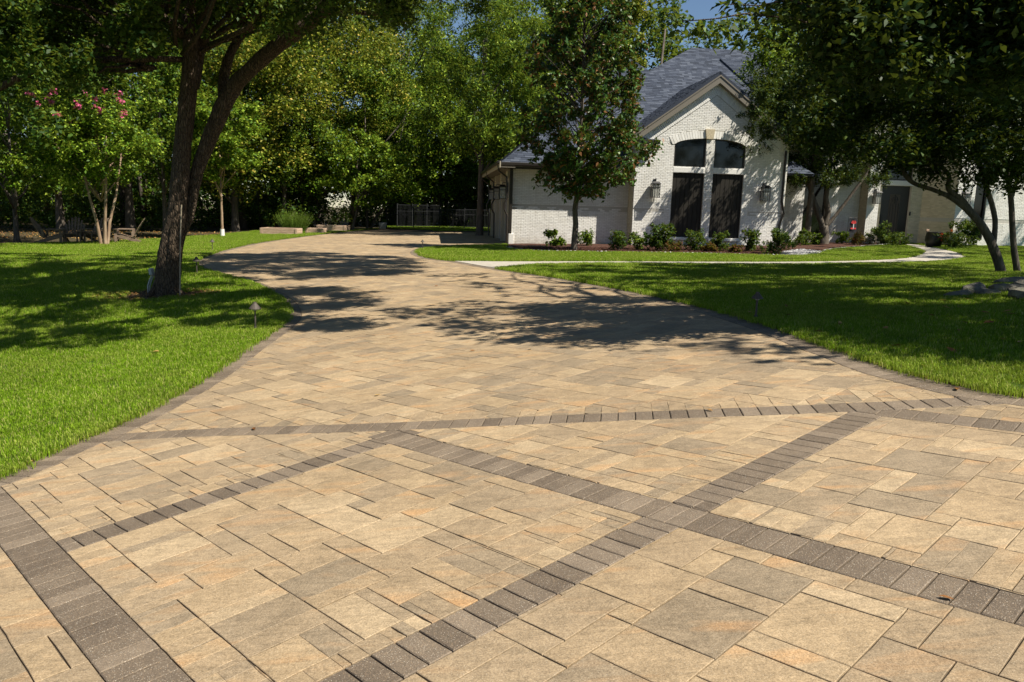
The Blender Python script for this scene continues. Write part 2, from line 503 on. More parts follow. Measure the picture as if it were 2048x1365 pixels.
def sheet(name, poly, dz, mat, step=.6, skirt=0.0, skirt_mat=None, kind='structure', label=None, parent=None, fine=None):
    poly = resample([Vector(p[:2]) for p in poly] + [Vector(poly[0][:2])], step)[:-1]
    xs = [p.x for p in poly]; ys = [p.y for p in poly]
    gx = np.arange(min(xs), max(xs), step); gy = np.arange(min(ys), max(ys), step)
    G = np.array([(a, b) for a in gx for b in gy]) + rng.random((len(gx) * len(gy), 2)) * step * .2
    G = G[in_poly(G, poly)]
    # keep clear of the boundary
    pb = np.array([(p.x, p.y) for p in poly])
    keep = np.array([np.min((pb[:, 0] - g[0]) ** 2 + (pb[:, 1] - g[1]) ** 2) > (step * .3) ** 2 for g in G]) if len(G) else []
    G = G[keep] if len(G) else G
    n = len(poly)
    vs = [p for p in poly] + [Vector(g) for g in G]
    v, e, f, *_ = delaunay_2d_cdt(vs, [(i, (i + 1) % n) for i in range(n)], [], 1, 1e-6)
    b = MB()
    V = [(p.x, p.y, h(p.x, p.y) + dz) for p in v]
    b.add(V, [tuple(q) for q in f], .5)
    me = b.mesh(name, mat)
    if skirt:
        me.materials.append(skirt_mat or mat)
        b2 = [(p.x, p.y, h(p.x, p.y) + dz) for p in poly]
        bm = bmesh.new(); bm.from_mesh(me)
        top = [bm.verts.new(p) for p in b2]; bot = [bm.verts.new((p[0], p[1], p[2] - skirt)) for p in b2]
        for i in range(n):
            fc = bm.faces.new((top[i], top[(i + 1) % n], bot[(i + 1) % n], bot[i])); fc.material_index = 1
        bm.to_mesh(me); bm.free()
    o = link(name, me, parent)
    if parent is None: tag(o, label=label, kind=kind)
    return o, poly

G2 = lambda lst: [gp(*p).xy for p in lst]

left_edge_px = [(0, 957), (60, 925), (150, 885), (240, 850), (310, 812), (380, 775), (435, 738), (480, 705), (540, 665), (566, 645), (572, 628), (562, 605), (535, 585), (500, 569), (455, 555), (410, 545), (386, 534), (384, 527), (398, 516), (440, 502), (500, 488), (600, 474), (680, 465), (755, 458)]
right_edge_px = [(2048, 797), (1950, 780), (1850, 757), (1765, 735), (1700, 708), (1640, 690), (1580, 665), (1500, 640), (1400, 612), (1300, 590), (1200, 570), (1100, 553), (1040, 545), (1000, 539)]
left_edge = smooth_line(G2(left_edge_px), 2)
right_edge = smooth_line(G2(right_edge_px), 2)
island_edge = smooth_line(G2([(908, 523), (868, 519), (840, 511), (833, 504), (845, 498), (890, 494), (950, 492), (1006, 491)]), 1)
# extend the near ends past the frame
l0 = left_edge[0]; r0 = right_edge[0]
left_ext = [Vector((l0.x - .9, l0.y - .55)), Vector((l0.x - 5.5, l0.y - 1.6))]
right_ext = [Vector((r0.x + 1.6, r0.y - .35)), Vector((r0.x + 6, r0.y - .8))]
G0 = gp(1022, 489)
HYAW = R(6)
hc, hs = math.cos(HYAW), math.sin(HYAW)
def hw(u, v, z=0.0):
    """house coordinates -> world"""
    return Vector((G0.x + u * hc - v * hs, G0.y + u * hs + v * hc, G0.z + z))
gar_back = hw(0, 11.5)
far_edge = [left_edge[-1], gp(865, 461.5).xy, gp(868, 463.5).xy, gp(975, 463).xy]
drive_poly = ([Vector((l0.x - 5.5, -3)), left_ext[1], left_ext[0]] + left_edge + far_edge[1:] + [hw(0.02, 10.5).xy, hw(.02, .0).xy, island_edge[-1]] + island_edge[::-1][1:] + right_edge[::-1] + [right_ext[0], right_ext[1], Vector((r0.x + 6, -3))])

# base ground for the whole lot, level with the woodland floor beyond
gnd = MB()
xs = np.concatenate([np.arange(-300, -60, 30), np.arange(-60, 61, 2.0), np.arange(90, 301, 30)])
ys = np.concatenate([np.arange(-60, 0, 10), np.arange(0, 90, 2.0), np.arange(90, 400, 30)])
V = [(x, y, h(x, y) - .09) for y in ys for x in xs]
nx = len(xs)
gnd.add(V, [(j * nx + i, j * nx + i + 1, (j + 1) * nx + i + 1, (j + 1) * nx + i) for j in range(len(ys) - 1) for i in range(nx - 1)], .5)
gnd.build('ground', M['floor'], kind='structure', label='dark leaf littered ground under the woods around the lawn')

drive_o, _ = sheet('driveway', drive_poly, -.008, M['sand'], .7, label='wide curving driveway of tan and grey pavers')

# ------------------------------------------------------------------ pavers
def quad_sub(poly, q):
    """convex poly minus convex ccw quad -> list of convex polys"""
    out = []; cur = poly
    n = len(q)
    for i in range(n):
        a, b = q[i], q[(i + 1) % n]
        ex, ey = b[0] - a[0], b[1] - a[1]
        d = [ex * (p[1] - a[1]) - ey * (p[0] - a[0]) for p in cur]   # >0 inside
        if max(d) <= 1e-9: return out + [cur] if i == 0 else out + [cur]
        if min(d) >= -1e-9: continue
        ins, ous = [], []
        m = len(cur)
        for k in range(m):
            p, r_ = cur[k], cur[(k + 1) % m]; dp, dr = d[k], d[(k + 1) % m]
            if dp >= 0: ins.append(p)
            if dp <= 0: ous.append(p)
            if (dp > 0 > dr) or (dp < 0 < dr):
                t = dp / (dp - dr); x = (p[0] + (r_[0] - p[0]) * t, p[1] + (r_[1] - p[1]) * t)
                ins.append(x); ous.append(x)
        if len(ous) > 2: out.append(ous)
        cur = ins
        if len(cur) < 3: return out
    return out

def area(p):
    return abs(sum(p[i][0] * p[(i + 1) % len(p)][1] - p[(i + 1) % len(p)][0] * p[i][1] for i in range(len(p)))) / 2

def sub_all(polys, cut):
    res = []
    for p in polys:
        bx = (min(a[0] for a in p), max(a[0] for a in p), min(a[1] for a in p), max(a[1] for a in p))
        parts = [p]
        for q, qb in cut:
            if qb[0] > bx[1] or qb[1] < bx[0] or qb[2] > bx[3] or qb[3] < bx[2]: continue
            nxt = []
            for r_ in parts:
                nxt += quad_sub(r_, q)
            parts = [r_ for r_ in nxt if area(r_) > 2e-4]
            if not parts: break
        res += parts
    return res

def ccw(q):
    s = sum(q[i][0] * q[(i + 1) % 4][1] - q[(i + 1) % 4][0] * q[i][1] for i in range(4))
    return q if s > 0 else q[::-1]
def withbb(q):
    q = ccw([tuple(p) for p in q])
    return q, (min(a[0] for a in q), max(a[0] for a in q), min(a[1] for a in q), max(a[1] for a in q))

def strip(center, w, pitch, gap=.006):
    """bricks along a centre line; returns (cutting quads, brick quads)"""
    pts = arc_resample(center, pitch)
    cut, br = [], []
    nrm = []
    for i in range(len(pts)):
        d = pts[min(i + 1, len(pts) - 1)] - pts[max(i - 1, 0)]
        d.normalize(); nrm.append(Vector((-d.y, d.x)))
    for i in range(len(pts) - 1):
        a, b = pts[i], pts[i + 1]; na, nb = nrm[i], nrm[i + 1]
        e = w / 2 + .003
        cut.append(withbb([a - na * e, b - nb * e, b + nb * e, a + na * e]))
        d = (b - a).normalized() * gap / 2; e = w / 2 - .002
        br.append([a - na * e + d, b - nb * e - d, b + nb * e - d, a + na * e + d])
    return cut, br

def offset_line(line, off):
    out = []
    for i, p in enumerate(line):
        d = line[min(i + 1, len(line) - 1)] - line[max(i - 1, 0)]; d.normalize()
        out.append(p + Vector((d.y, -d.x)) * off)     # to the right of travel
    return out

def mid_line(a_px, b_px):
    """fit a straight centre line through both edges"""
    A = np.array([gp(*p).xy[:] for p in a_px + b_px])
    m = A.mean(0); u, s, vt = np.linalg.svd(A - m); d = vt[0]
    t = (A - m) @ d
    return Vector(m + d * t.min()), Vector(m + d * t.max())
def ext(ab, e0, e1):
    a, b = ab; d = (b - a).normalized(); return [a - d * e0, b + d * e1]

BW = .215
D_c = smooth_line([((gp(*a) + gp(*b)) / 2).xy for a, b in [((235, 866), (205, 886)), ((400, 856), (400, 874.8)), ((601, 850.5), (597, 870)), ((814.6, 844), (814.6, 861)), ((1132.5, 830), (1132, 846.5)), ((1391.8, 820.7), (1400, 834.7)), ((1716.4, 807.7), (1720, 822.5)), ((1950, 797.6), (1975, 806))]], 1)
D_c = [D_c[0] + (D_c[0] - D_c[1]).normalized() * .3] + D_c + [D_c[-1] + (D_c[-1] - D_c[-2]).normalized() * .5]
A_l = ext(mid_line([(810, 863), (1157.5, 960), (1418, 1031), (1727, 1110), (2048, 1190.6)], [(800, 894), (1034, 964), (1405, 1072), (1726, 1160), (2048, 1246)]), .12, 3.5)
F_l = ext(mid_line([(3, 990), (99.6, 1088), (193.4, 1179), (341, 1318), (387, 1365)], [(0, 1108.6), (67.4, 1190.6), (146.5, 1283), (216.9, 1360.6)]), .25, 3)
E_l = ext(mid_line([(1792, 819.4), (1966, 838.4), (2048, 849)], [(1767, 831.5), (1893.6, 845.7), (2048, 866)]), .05, 5)
B_l = ext(mid_line([(99.6, 1088), (274, 1028), (492.8, 956.4), (722, 887), (800, 862.6)], [(126, 1110.6), (288.6, 1055.8), (612, 946.6), (788.7, 892)]), .0, .05)
C_l = ext(mid_line([(659, 1362), (902.6, 1231.6), (1159, 1097), (1333, 1007.5), (1697, 824.5)], [(814.6, 1365), (1052, 1226), (1343.6, 1057), (1542, 950), (1764, 831)]), 3, .1)
def bw_of(a_px, b_px, ln):
    d = (ln[1] - ln[0]).normalized(); n = Vector((-d.y, d.x))
    return abs(np.mean([(gp(*p).xy - ln[0]).dot(n) for p in a_px]) - np.mean([(gp(*p).xy - ln[0]).dot(n) for p in b_px]))
# borders: band just inside the lawn edge; interior lies to the right of travel on the left edge
lb = [left_ext[1], left_ext[0]] + left_edge
border_L = offset_line(arc_resample(lb, .3), .135)
rb = [right_ext[1], right_ext[0]] + right_edge
border_R = offset_line(arc_resample(rb, .3), -.135)
isl = arc_resample(island_edge[:], .3)
border_I = offset_line(isl, -.135)
walk_mouth = [right_edge[-1], island_edge[0]]
border_W = offset_line(arc_resample(walk_mouth, .3), -.12)
groups = []
cuts = []; bricks = []
# priority order: border > D > A,F,E > B,C
for ln, w, pitch in [(border_L, .25, .108), (border_R, .25, .108), (border_I, .25, .108), (border_W, .24, .108), (D_c, BW, .123), (A_l, BW + .01, .103), (F_l, BW, .105), (E_l, BW, .112), (B_l, BW, .109), (C_l, BW, .106)]:
    c, b = strip(ln, w, pitch)
    b2 = []
    for q in b:
        if q[0].y > 55: continue
        b2 += sub_all([ccw([tuple(p) for p in q])], cuts)
    bricks += b2
    cuts += c
bin_poly = [tuple(p) for p in drive_poly]
def centroid(p): return (sum(a[0] for a in p) / len(p), sum(a[1] for a in p) / len(p))
cen = np.array([centroid(p) for p in bricks]); inb = in_poly(cen, bin_poly)
bricks = [p for p, k in zip(bricks, inb) if k]

# field packing on a module grid turned to the bands
TH = R(43.5); MOD = .117
ct, st_ = math.cos(TH), math.sin(TH)
def pq(x, y): return x * ct + y * st_, -x * st_ + y * ct
def xy(p, q): return p * ct - q * st_, p * st_ + q * ct
dp = [pq(p[0], p[1]) for p in bin_poly if p[1] > 0]
dp += [pq(-7, 1), pq(12, 1)]
p0 = min(a[0] for a in dp); p1 = max(a[0] for a in dp); q0 = min(a[1] for a in dp); q1 = max(a[1] for a in dp)
NP, NQ = int((p1 - p0) / MOD) + 1, int((q1 - q0) / MOD) + 1
pi_, qi_ = np.meshgrid(np.arange(NP), np.arange(NQ), indexing='ij')
cxg, cyg = xy(p0 + (pi_.ravel() + .5) * MOD, q0 + (qi_.ravel() + .5) * MOD)
ok = (cyg > 1.2) & (cyg < 50) & (np.abs(cxg) < cyg * .80 + .8)
inside = np.zeros(len(cxg), bool)
idx = np.where(ok)[0]
inside[idx] = in_poly(np.c_[cxg[idx], cyg[idx]], bin_poly)
inside = inside.reshape(NP, NQ)
# grow by 4 modules so edge pavers get clipped rather than left out
grow = inside.copy()
for s_ in range(3):
    g2 = grow.copy(); g2[1:] |= grow[:-1]; g2[:-1] |= grow[1:]; g2[:, 1:] |= grow[:, :-1]; g2[:, :-1] |= grow[:, 1:]; grow = g2
free = grow.copy()
prnd = random.Random(5)
field = []
def put(i, j, a, b_):
    free[i:i + a, j:j + b_] = False
    g = .0021
    P0, P1_, Q0, Q1_ = p0 + i * MOD + g, p0 + (i + a) * MOD - g, q0 + j * MOD + g, q0 + (j + b_) * MOD - g
    field.append([xy(P0, Q0), xy(P1_, Q0), xy(P1_, Q1_), xy(P0, Q1_)])
cells = [(int(a), int(b)) for a, b in zip(*np.where(grow))]
for szl, share in (([(3, 3), (3, 2), (2, 3), (3, 3)], .45), ([(3, 2), (2, 3), (2, 2)], 1.0)):
    prnd.shuffle(cells)
    lim = share * len(cells); used = 0
    for i, j in cells:
        if used > lim: break
        a, b_ = prnd.choice(szl)
        if i + a <= NP and j + b_ <= NQ and free[i:i + a, j:j + b_].all():
            # snug against a neighbour where possible
            for di, dj in ((-1, 0), (0, -1), (-1, -1)):
                k = 0
                while k < 3 and i + di >= 0 and j + dj >= 0 and free[i + di:i + di + a, j + dj:j + dj + b_].all():
                    i += di; j += dj; k += 1
            put(i, j, a, b_); used += a * b_
for i, j in sorted((int(a), int(b)) for a, b in zip(*np.where(free))):
    if not free[i, j]: continue
    for a, b_ in ((3, 2), (2, 3), (2, 2), (3, 1), (1, 3), (2, 1), (1, 2), (1, 1)):
        if i + a <= NP and j + b_ <= NQ and free[i:i + a, j:j + b_].all(): put(i, j, a, b_); break
# spatial hash on cuts for speed
cell = {}
for c in cuts:
    bb = c[1]
    for ix in range(int(bb[0] // 1), int(bb[1] // 1) + 1):
        for iy in range(int(bb[2] // 1), int(bb[3] // 1) + 1):
            cell.setdefault((ix, iy), []).append(c)
field2 = []
for p in field:
    near = []; seen = set()
    for ix in range(int(min(a[0] for a in p) // 1), int(max(a[0] for a in p) // 1) + 1):
        for iy in range(int(min(a[1] for a in p) // 1), int(max(a[1] for a in p) // 1) + 1):
            for c in cell.get((ix, iy), ()):
                if id(c) not in seen: seen.add(id(c)); near.append(c)
    if near: field2 += [q for q in sub_all([p], near) if area(q) > 4e-4]
    else: field2.append(p)
cen = np.array([centroid(p) for p in field2]); inb = in_poly(cen, bin_poly)
field2 = [p for p, k in zip(field2, inb) if k]

def paver_solid(mb, poly, chamf, zj, wob, origin=(0, 0, 0)):
    n = len(poly); c = centroid(poly)
    near = c[1] < 9
    if wob and near:
        q = []
        for i in range(n):
            a, b = poly[i], poly[(i + 1) % n]; L = math.hypot(b[0] - a[0], b[1] - a[1])
            q.append(a)
            if L > .1:
                k = 2 if L > .22 else 1
                for s in range(1, k + 1):
                    t = s / (k + 1); o = prnd.uniform(-wob, wob) * .5 - wob * .25
                    nx_, ny_ = (b[1] - a[1]) / L, -(b[0] - a[0]) / L
                    q.append((a[0] + (b[0] - a[0]) * t + nx_ * o, a[1] + (b[1] - a[1]) * t + ny_ * o))
        poly = q; n = len(poly)
    ax, ay = prnd.gauss(0, .0025), prnd.gauss(0, .0025)
    def Z(x, y, d): return h(x, y) + zj + ax * (x - c[0]) + ay * (y - c[1]) + d - origin[2]
    top = []
    for p in poly:
        dx, dy = p[0] - c[0], p[1] - c[1]; L = math.hypot(dx, dy) or 1
        k = max(0, 1 - chamf * 1.3 / L)
        top.append((c[0] + dx * k, c[1] + dy * k))
    vs = [(x - origin[0], y - origin[1], Z(x, y, 0)) for x, y in top]
    vs += [(x - origin[0], y - origin[1], Z(x, y, -chamf * .8)) for x, y in poly]
    fs = [tuple(range(n))]
    if c[1] < 16:
        vs += [(x - origin[0], y - origin[1], Z(x, y, -.035)) for x, y in poly]
        for i in range(n):
            j = (i + 1) % n
            fs += [(i, n + i, n + j, j), (n + i, 2 * n + i, 2 * n + j, n + j)]
    else:
        for i in range(n):
            j = (i + 1) % n
            fs.append((i, n + i, n + j, j))
    mb.add(vs, fs, prnd.random())

def scr_area(p):
    z = [to_px((a[0], a[1], h(*a))) for a in p]
    if any(q[2] < .2 for q in z): return 0
    z = [(min(max(q[0], 0), 2048), min(max(q[1], 0), 1365)) for q in z]
    return area(z)

def lay(polys, name, mat, chamf, wob, zj, group):
    polys = [p if sum(p[i][0] * p[(i + 1) % len(p)][1] - p[(i + 1) % len(p)][0] * p[i][1] for i in range(len(p))) > 0 else p[::-1] for p in polys]
    order = sorted(range(len(polys)), key=lambda i: -scr_area(polys[i]))
    rest = MB()
    for k, i in enumerate(order):
        p = polys[i]; dz = zj + prnd.gauss(0, .0006)
        if k < 295:
            c = centroid(p); o = (c[0], c[1], h(*c)); b = MB(); paver_solid(b, p, chamf, dz, wob, o)
            b.build(name, mat, drive_o, o)
        else:
            paver_solid(rest, p, chamf, dz, wob)
    rest.build(name + '_remainder', mat, drive_o, kind='stuff')
lay(field2, 'paver', M['paver'], .0022, .004, 0.0, None)
lay(bricks, 'dark_paver', M['agg'], .004, .0015, 0.001, None)

# ------------------------------------------------------------------ lawns, walk, beds
walk_low = smooth_line(G2([(1000, 539), (1040, 534), (1100, 531), (1200, 529), (1400, 531), (1600, 531.5), (1750, 529), (1860, 527), (1925, 521), (1937, 514), (1910, 504), (1860, 494), (1812, 487)]), 2)
walk_up = smooth_line(G2([(908, 523), (950, 523), (1000, 524), (1200, 523.5), (1500, 525), (1650, 524), (1750, 521.5), (1820, 517), (1846, 508), (1842, 501), (1812, 493), (1785, 487.5)]), 2)
walk_poly = walk_low + [hw(20.5, 5.5).xy, hw(19.2, 5.5).xy] + walk_up[::-1]
sheet('front_walk', walk_poly, .012, M['walk'], .6, .05, M['walk'], label='pale concrete walk curving to the front door')
bed_low = smooth_line(G2([(1012, 497), (1060, 504), (1200, 506), (1400, 509), (1540, 513), (1600, 513), (1640, 508), (1655, 501), (1720, 495), (1785, 490)]), 1)
bed_poly = bed_low + [hw(19.1, 5.2).xy, hw(12, 5.2).xy, hw(12, .0).xy, hw(11.5, .3).xy, hw(5.4, .3).xy, hw(-.1, .25).xy]
sheet('planting_bed', bed_poly, .03, M['mulch'], .5, .05, M['soil'], label='dark mulch planting bed along the house wall')
LZ = .022
isl_poly = island_edge[::-1] + [p for p in walk_up] + [p for p in bed_low[::-1]]
island_lawn = [hw(-.15, -.12).xy] + island_edge[::-1] + walk_up[:-2] + bed_low[::-1]
sheet('island_lawn', island_lawn, LZ, M['turf'], .5, .08, M['soil'], label='narrow lawn between the planting bed and the walk')
right_lawn = right_edge + walk_low + [hw(20.6, 3.2).xy, hw(23, 3.2).xy, hw(32, 3.2).xy, Vector((34, 20)), Vector((30, 5)), right_ext[1], right_ext[0]]
sheet('front_lawn', right_lawn, LZ, M['turf'], .6, .09, M['soil'], label='shaded front lawn right of the driveway')
far_left = G2([(755, 458), (700, 460), (640, 464)])
wood_edge = G2([(770, 457), (640, 457), (520, 462), (445, 470), (330, 478), (230, 484), (120, 487), (0, 490)])
left_lawn = [left_ext[1], left_ext[0]] + left_edge + wood_edge + [Vector((-45, gp(0, 490).y - 2)), Vector((-45, 0)), Vector((-12, -2))]
sheet('side_lawn', left_lawn, LZ, M['turf'], .8, .09, M['soil'], label='sunny lawn left of the driveway')
back_lawn = G2([(868, 463.5), (865, 461.5), (770, 457)]) + [Vector((p.x + dx, p.y + 17)) for p, dx in zip(G2([(770, 457), (975, 462)]), (-3, 6))] + [gp(975, 463).xy]
sheet('back_lawn', back_lawn, LZ, M['turf'], .8, .05, M['soil'], label='strip of lawn below the iron fence')

_t = gp(331, 593)
sheet('bare_soil', [Vector((_t.x - .25 + 1.25 * math.cos(a), _t.y + .75 * math.sin(a))) for a in np.linspace(0, 2 * math.pi, 25)[:-1]], LZ + .006, M['soil'], .4, label='bare soil and litter around the foot of the big tree')
# ------------------------------------------------------------------ grass blades (countless: one object of instanced tufts)
def tuft(name, n, rad, ht):
    vs, fs, ti = [], [], []
    for i in range(n):
        r_ = rad * math.sqrt(random.random()); a = random.random() * 6.283
        x, y = r_ * math.cos(a), r_ * math.sin(a)
        l = ht * random.uniform(.6, 1.15); w = random.uniform(.0016, .0028) * (ht / .04)
        b = random.random() * 6.283; lean = random.uniform(.1, .75) * l
        dx, dy = math.cos(b), math.sin(b); px_, py_ = -dy * w, dx * w
        k = len(vs)
        vs += [(x - px_, y - py_, -.012), (x + px_, y + py_, -.012), (x + dx * lean * .35 + px_ * .8, y + dy * lean * .35 + py_ * .8, l * .6), (x + dx * lean * .35 - px_ * .8, y + dy * lean * .35 - py_ * .8, l * .6), (x + dx * lean, y + dy * lean, l * .92)]
        fs += [(k, k + 1, k + 2, k + 3), (k + 3, k + 2, k + 4)]
        t = random.random(); ti += [t, t]
    b = MB(); b.add(vs, fs, .5); b.t = ti
    me = b.mesh(name, M['leaf_grass'])
    return bpy.data.objects.new(name, me)
tuft_col = bpy.data.collections.new('grass_tufts')
for i in range(5): tuft_col.objects.link(tuft('grass_tuft', 34, .075, .040))

def scatter(poly, dens_near, ymax, margin=None, fac=1.0):
    poly = [tuple(p) for p in poly]
    xs = [p[0] for p in poly]; ys = [p[1] for p in poly]
    x0, x1, y0, y1 = max(min(xs), -40), min(max(xs), 34), max(min(ys), 1), min(max(ys), ymax)
    pts = []
    y = y0
    while y < y1:
        dy = 1.0 if y > 8 else .5
        d = max(y, 3)
        den = dens_near * min(1.0, (9.0 / d) ** 1.25) * fac
        xa, xb = max(x0, -d * .74 - 1.2), min(x1, d * .74 + 1.2)
        if xb > xa:
            n = int(den * (xb - xa) * dy)
            pts.append(np.c_[rng.uniform(xa, xb, n), rng.uniform(y, min(y + dy, y1), n)])
        y += dy
    P = np.concatenate(pts)
    return P[in_poly(P, poly)]
GP = np.concatenate([scatter(left_lawn, 330, 48), scatter(right_lawn, 330, 42), scatter(island_lawn, 330, 40), scatter(back_lawn, 260, 66)])
ep = []
for ln, sg in ((left_edge, 1), (right_edge, -1), (island_edge, -1), (walk_low, 1), (walk_up, -1)):
    ln2 = offset_line(arc_resample(ln, .03 if ln is left_edge or ln is right_edge else .08), .0)
    for p in ln2:
        if p.y < 26 or random.random() < .3: ep.append((p.x + random.gauss(0, .03) + sg * .01, p.y + random.gauss(0, .02)))
GP = np.concatenate([GP, np.array(ep)])
_t = gp(331, 593)
_a = np.arctan2(GP[:, 1] - _t.y, GP[:, 0] - _t.x)
_r = np.hypot((GP[:, 0] - _t.x + .25) / 1.05, (GP[:, 1] - _t.y) / .62)
GP = GP[_r > .72 + .22 * np.sin(3 * _a + 1) + rng.uniform(-.12, .25, len(GP))]
dist_ = GP[:, 1]
sc_ = np.clip(dist_ / 9, 1, 2.2) ** .55 * rng.uniform(.75, 1.2, len(GP))
gm = bpy.data.meshes.new('grass')
gm.vertices.add(len(GP))
co = np.c_[GP, H(GP[:, 0], GP[:, 1]) + LZ - .001].astype(np.float32)
gm.vertices.foreach_set('co', co.ravel())
at_ = gm.attributes.new('sc', 'FLOAT', 'POINT'); at_.data.foreach_set('value', sc_.astype(np.float32))
rt_ = gm.attributes.new('rz', 'FLOAT_VECTOR', 'POINT')
rr = np.c_[rng.uniform(-.12, .12, (len(GP), 2)), rng.uniform(0, 6.28, len(GP))].astype(np.float32)
rt_.data.foreach_set('vector', rr.ravel())
go = link('grass', gm, label='short green grass blades covering the lawns', kind='stuff')
ng = bpy.data.node_groups.new('grass_scatter', 'GeometryNodeTree')
ng.interface.new_socket('Geometry', in_out='INPUT', socket_type='NodeSocketGeometry')
ng.interface.new_socket('Geometry', in_out='OUTPUT', socket_type='NodeSocketGeometry')
gi = ng.nodes.new('NodeGroupInput'); gout = ng.nodes.new('NodeGroupOutput')
iop = ng.nodes.new('GeometryNodeInstanceOnPoints')
ci = ng.nodes.new('GeometryNodeCollectionInfo'); ci.inputs['Collection'].default_value = tuft_col
ci.inputs['Separate Children'].default_value = True
a1 = ng.nodes.new('GeometryNodeInputNamedAttribute'); a1.data_type = 'FLOAT'; a1.inputs[0].default_value = 'sc'
a2 = ng.nodes.new('GeometryNodeInputNamedAttribute'); a2.data_type = 'FLOAT_VECTOR'; a2.inputs[0].default_value = 'rz'
ng.links.new(gi.outputs[0], iop.inputs['Points'])
ng.links.new(ci.outputs[0], iop.inputs['Instance'])
iop.inputs['Pick Instance'].default_value = True
ng.links.new(a1.outputs[0], iop.inputs['Scale'])
er = ng.nodes.new('FunctionNodeEulerToRotation'); ng.links.new(a2.outputs[0], er.inputs[0])
ng.links.new(er.outputs[0], iop.inputs['Rotation'])
ng.links.new(iop.outputs[0], gout.inputs[0])
md = go.modifiers.new('scatter', 'NODES'); md.node_group = ng
print('PAVERS', len(field2), 'BRICKS', len(bricks), 'TUFTS', len(GP))
# ------------------------------------------------------------------ house
HU = Vector((hc, hs, 0)); HV = Vector((-hs, hc, 0))
def hp(px, py, v):
    """pixel -> (u, z) on the vertical house plane at depth v"""
    d = ray(px, py); o = EYE - G0
    t = (v - o.dot(HV)) / d.dot(HV)
    p = o + d * t
    return p.dot(HU), p.z
def hpu(px, py, u):
    d = ray(px, py); o = EYE - G0
    t = (u - o.dot(HU)) / d.dot(HU); p = o + d * t
    return p.dot(HV), p.z
house = empty('house', G0, HYAW, label='white painted brick house with steep slate grey hip roofs and a front gable', cat='house')

def part(name, mb, mat, parent=None, smooth=False, **k):
    return mb.build(name, mat, parent or house, None, smooth, **k)

def frame(o, a, n):
    """4x4 with x along a, y up, z along outward normal n"""
    a = Vector(a).normalized(); n = Vector(n).normalized()
    m = Matrix((a, Vector((0, 0, 1)), n)).transposed().to_4x4(); m.translation = Vector(o)
    return m

def wall_mesh(outer, holes, depth):
    """wall face in (s,z) with holes; front at 0, back at -depth"""
    vs = [Vector(p) for p in outer]; es = [(i, (i + 1) % len(outer)) for i in range(len(outer))]
    for hl in holes:
        n = len(vs); vs += [Vector(p) for p in hl]; es += [(n + i, n + (i + 1) % len(hl)) for i in range(len(hl))]
    v, e, f, *_ = delaunay_2d_cdt(vs, es, [], 1, 1e-6)
    b = MB(); F = []
    for q in f:
        c = np.array([[sum(v[i].x for i in q) / len(q), sum(v[i].y for i in q) / len(q)]])
        if any(in_poly(c, hl)[0] for hl in holes): continue
        F.append(tuple(q))
    b.add([(p.x, p.y, 0) for p in v], F, .5)
    for loop in [outer] + holes:
        n = len(loop)
        for i in range(n):
            p, q = loop[i], loop[(i + 1) % n]
            b.add([(p[0], p[1], 0), (q[0], q[1], 0), (q[0], q[1], -depth), (p[0], p[1], -depth)], [(0, 1, 2, 3)], .5)
    return b

def xform(b, m):
    b.v = [tuple(m @ Vector(p)) for p in b.v]; return b

def clip_convex(poly, clip):
    out = [tuple(p) for p in poly]
    n = len(clip); s = sum(clip[i][0] * clip[(i + 1) % n][1] - clip[(i + 1) % n][0] * clip[i][1] for i in range(n))
    if s < 0: clip = clip[::-1]
    for i in range(n):
        a, b = clip[i], clip[(i + 1) % n]; cur = out; out = []
        if not cur: return []
        ex, ey = b[0] - a[0], b[1] - a[1]
        d = [ex * (p[1] - a[1]) - ey * (p[0] - a[0]) for p in cur]
        for k in range(len(cur)):
            p, q = cur[k], cur[(k + 1) % len(cur)]; dp_, dq = d[k], d[(k + 1) % len(cur)]
            if dp_ >= 0: out.append(p)
            if dp_ * dq < 0:
                t = dp_ / (dp_ - dq); out.append((p[0] + (q[0] - p[0]) * t, p[1] + (q[1] - p[1]) * t))
    return out

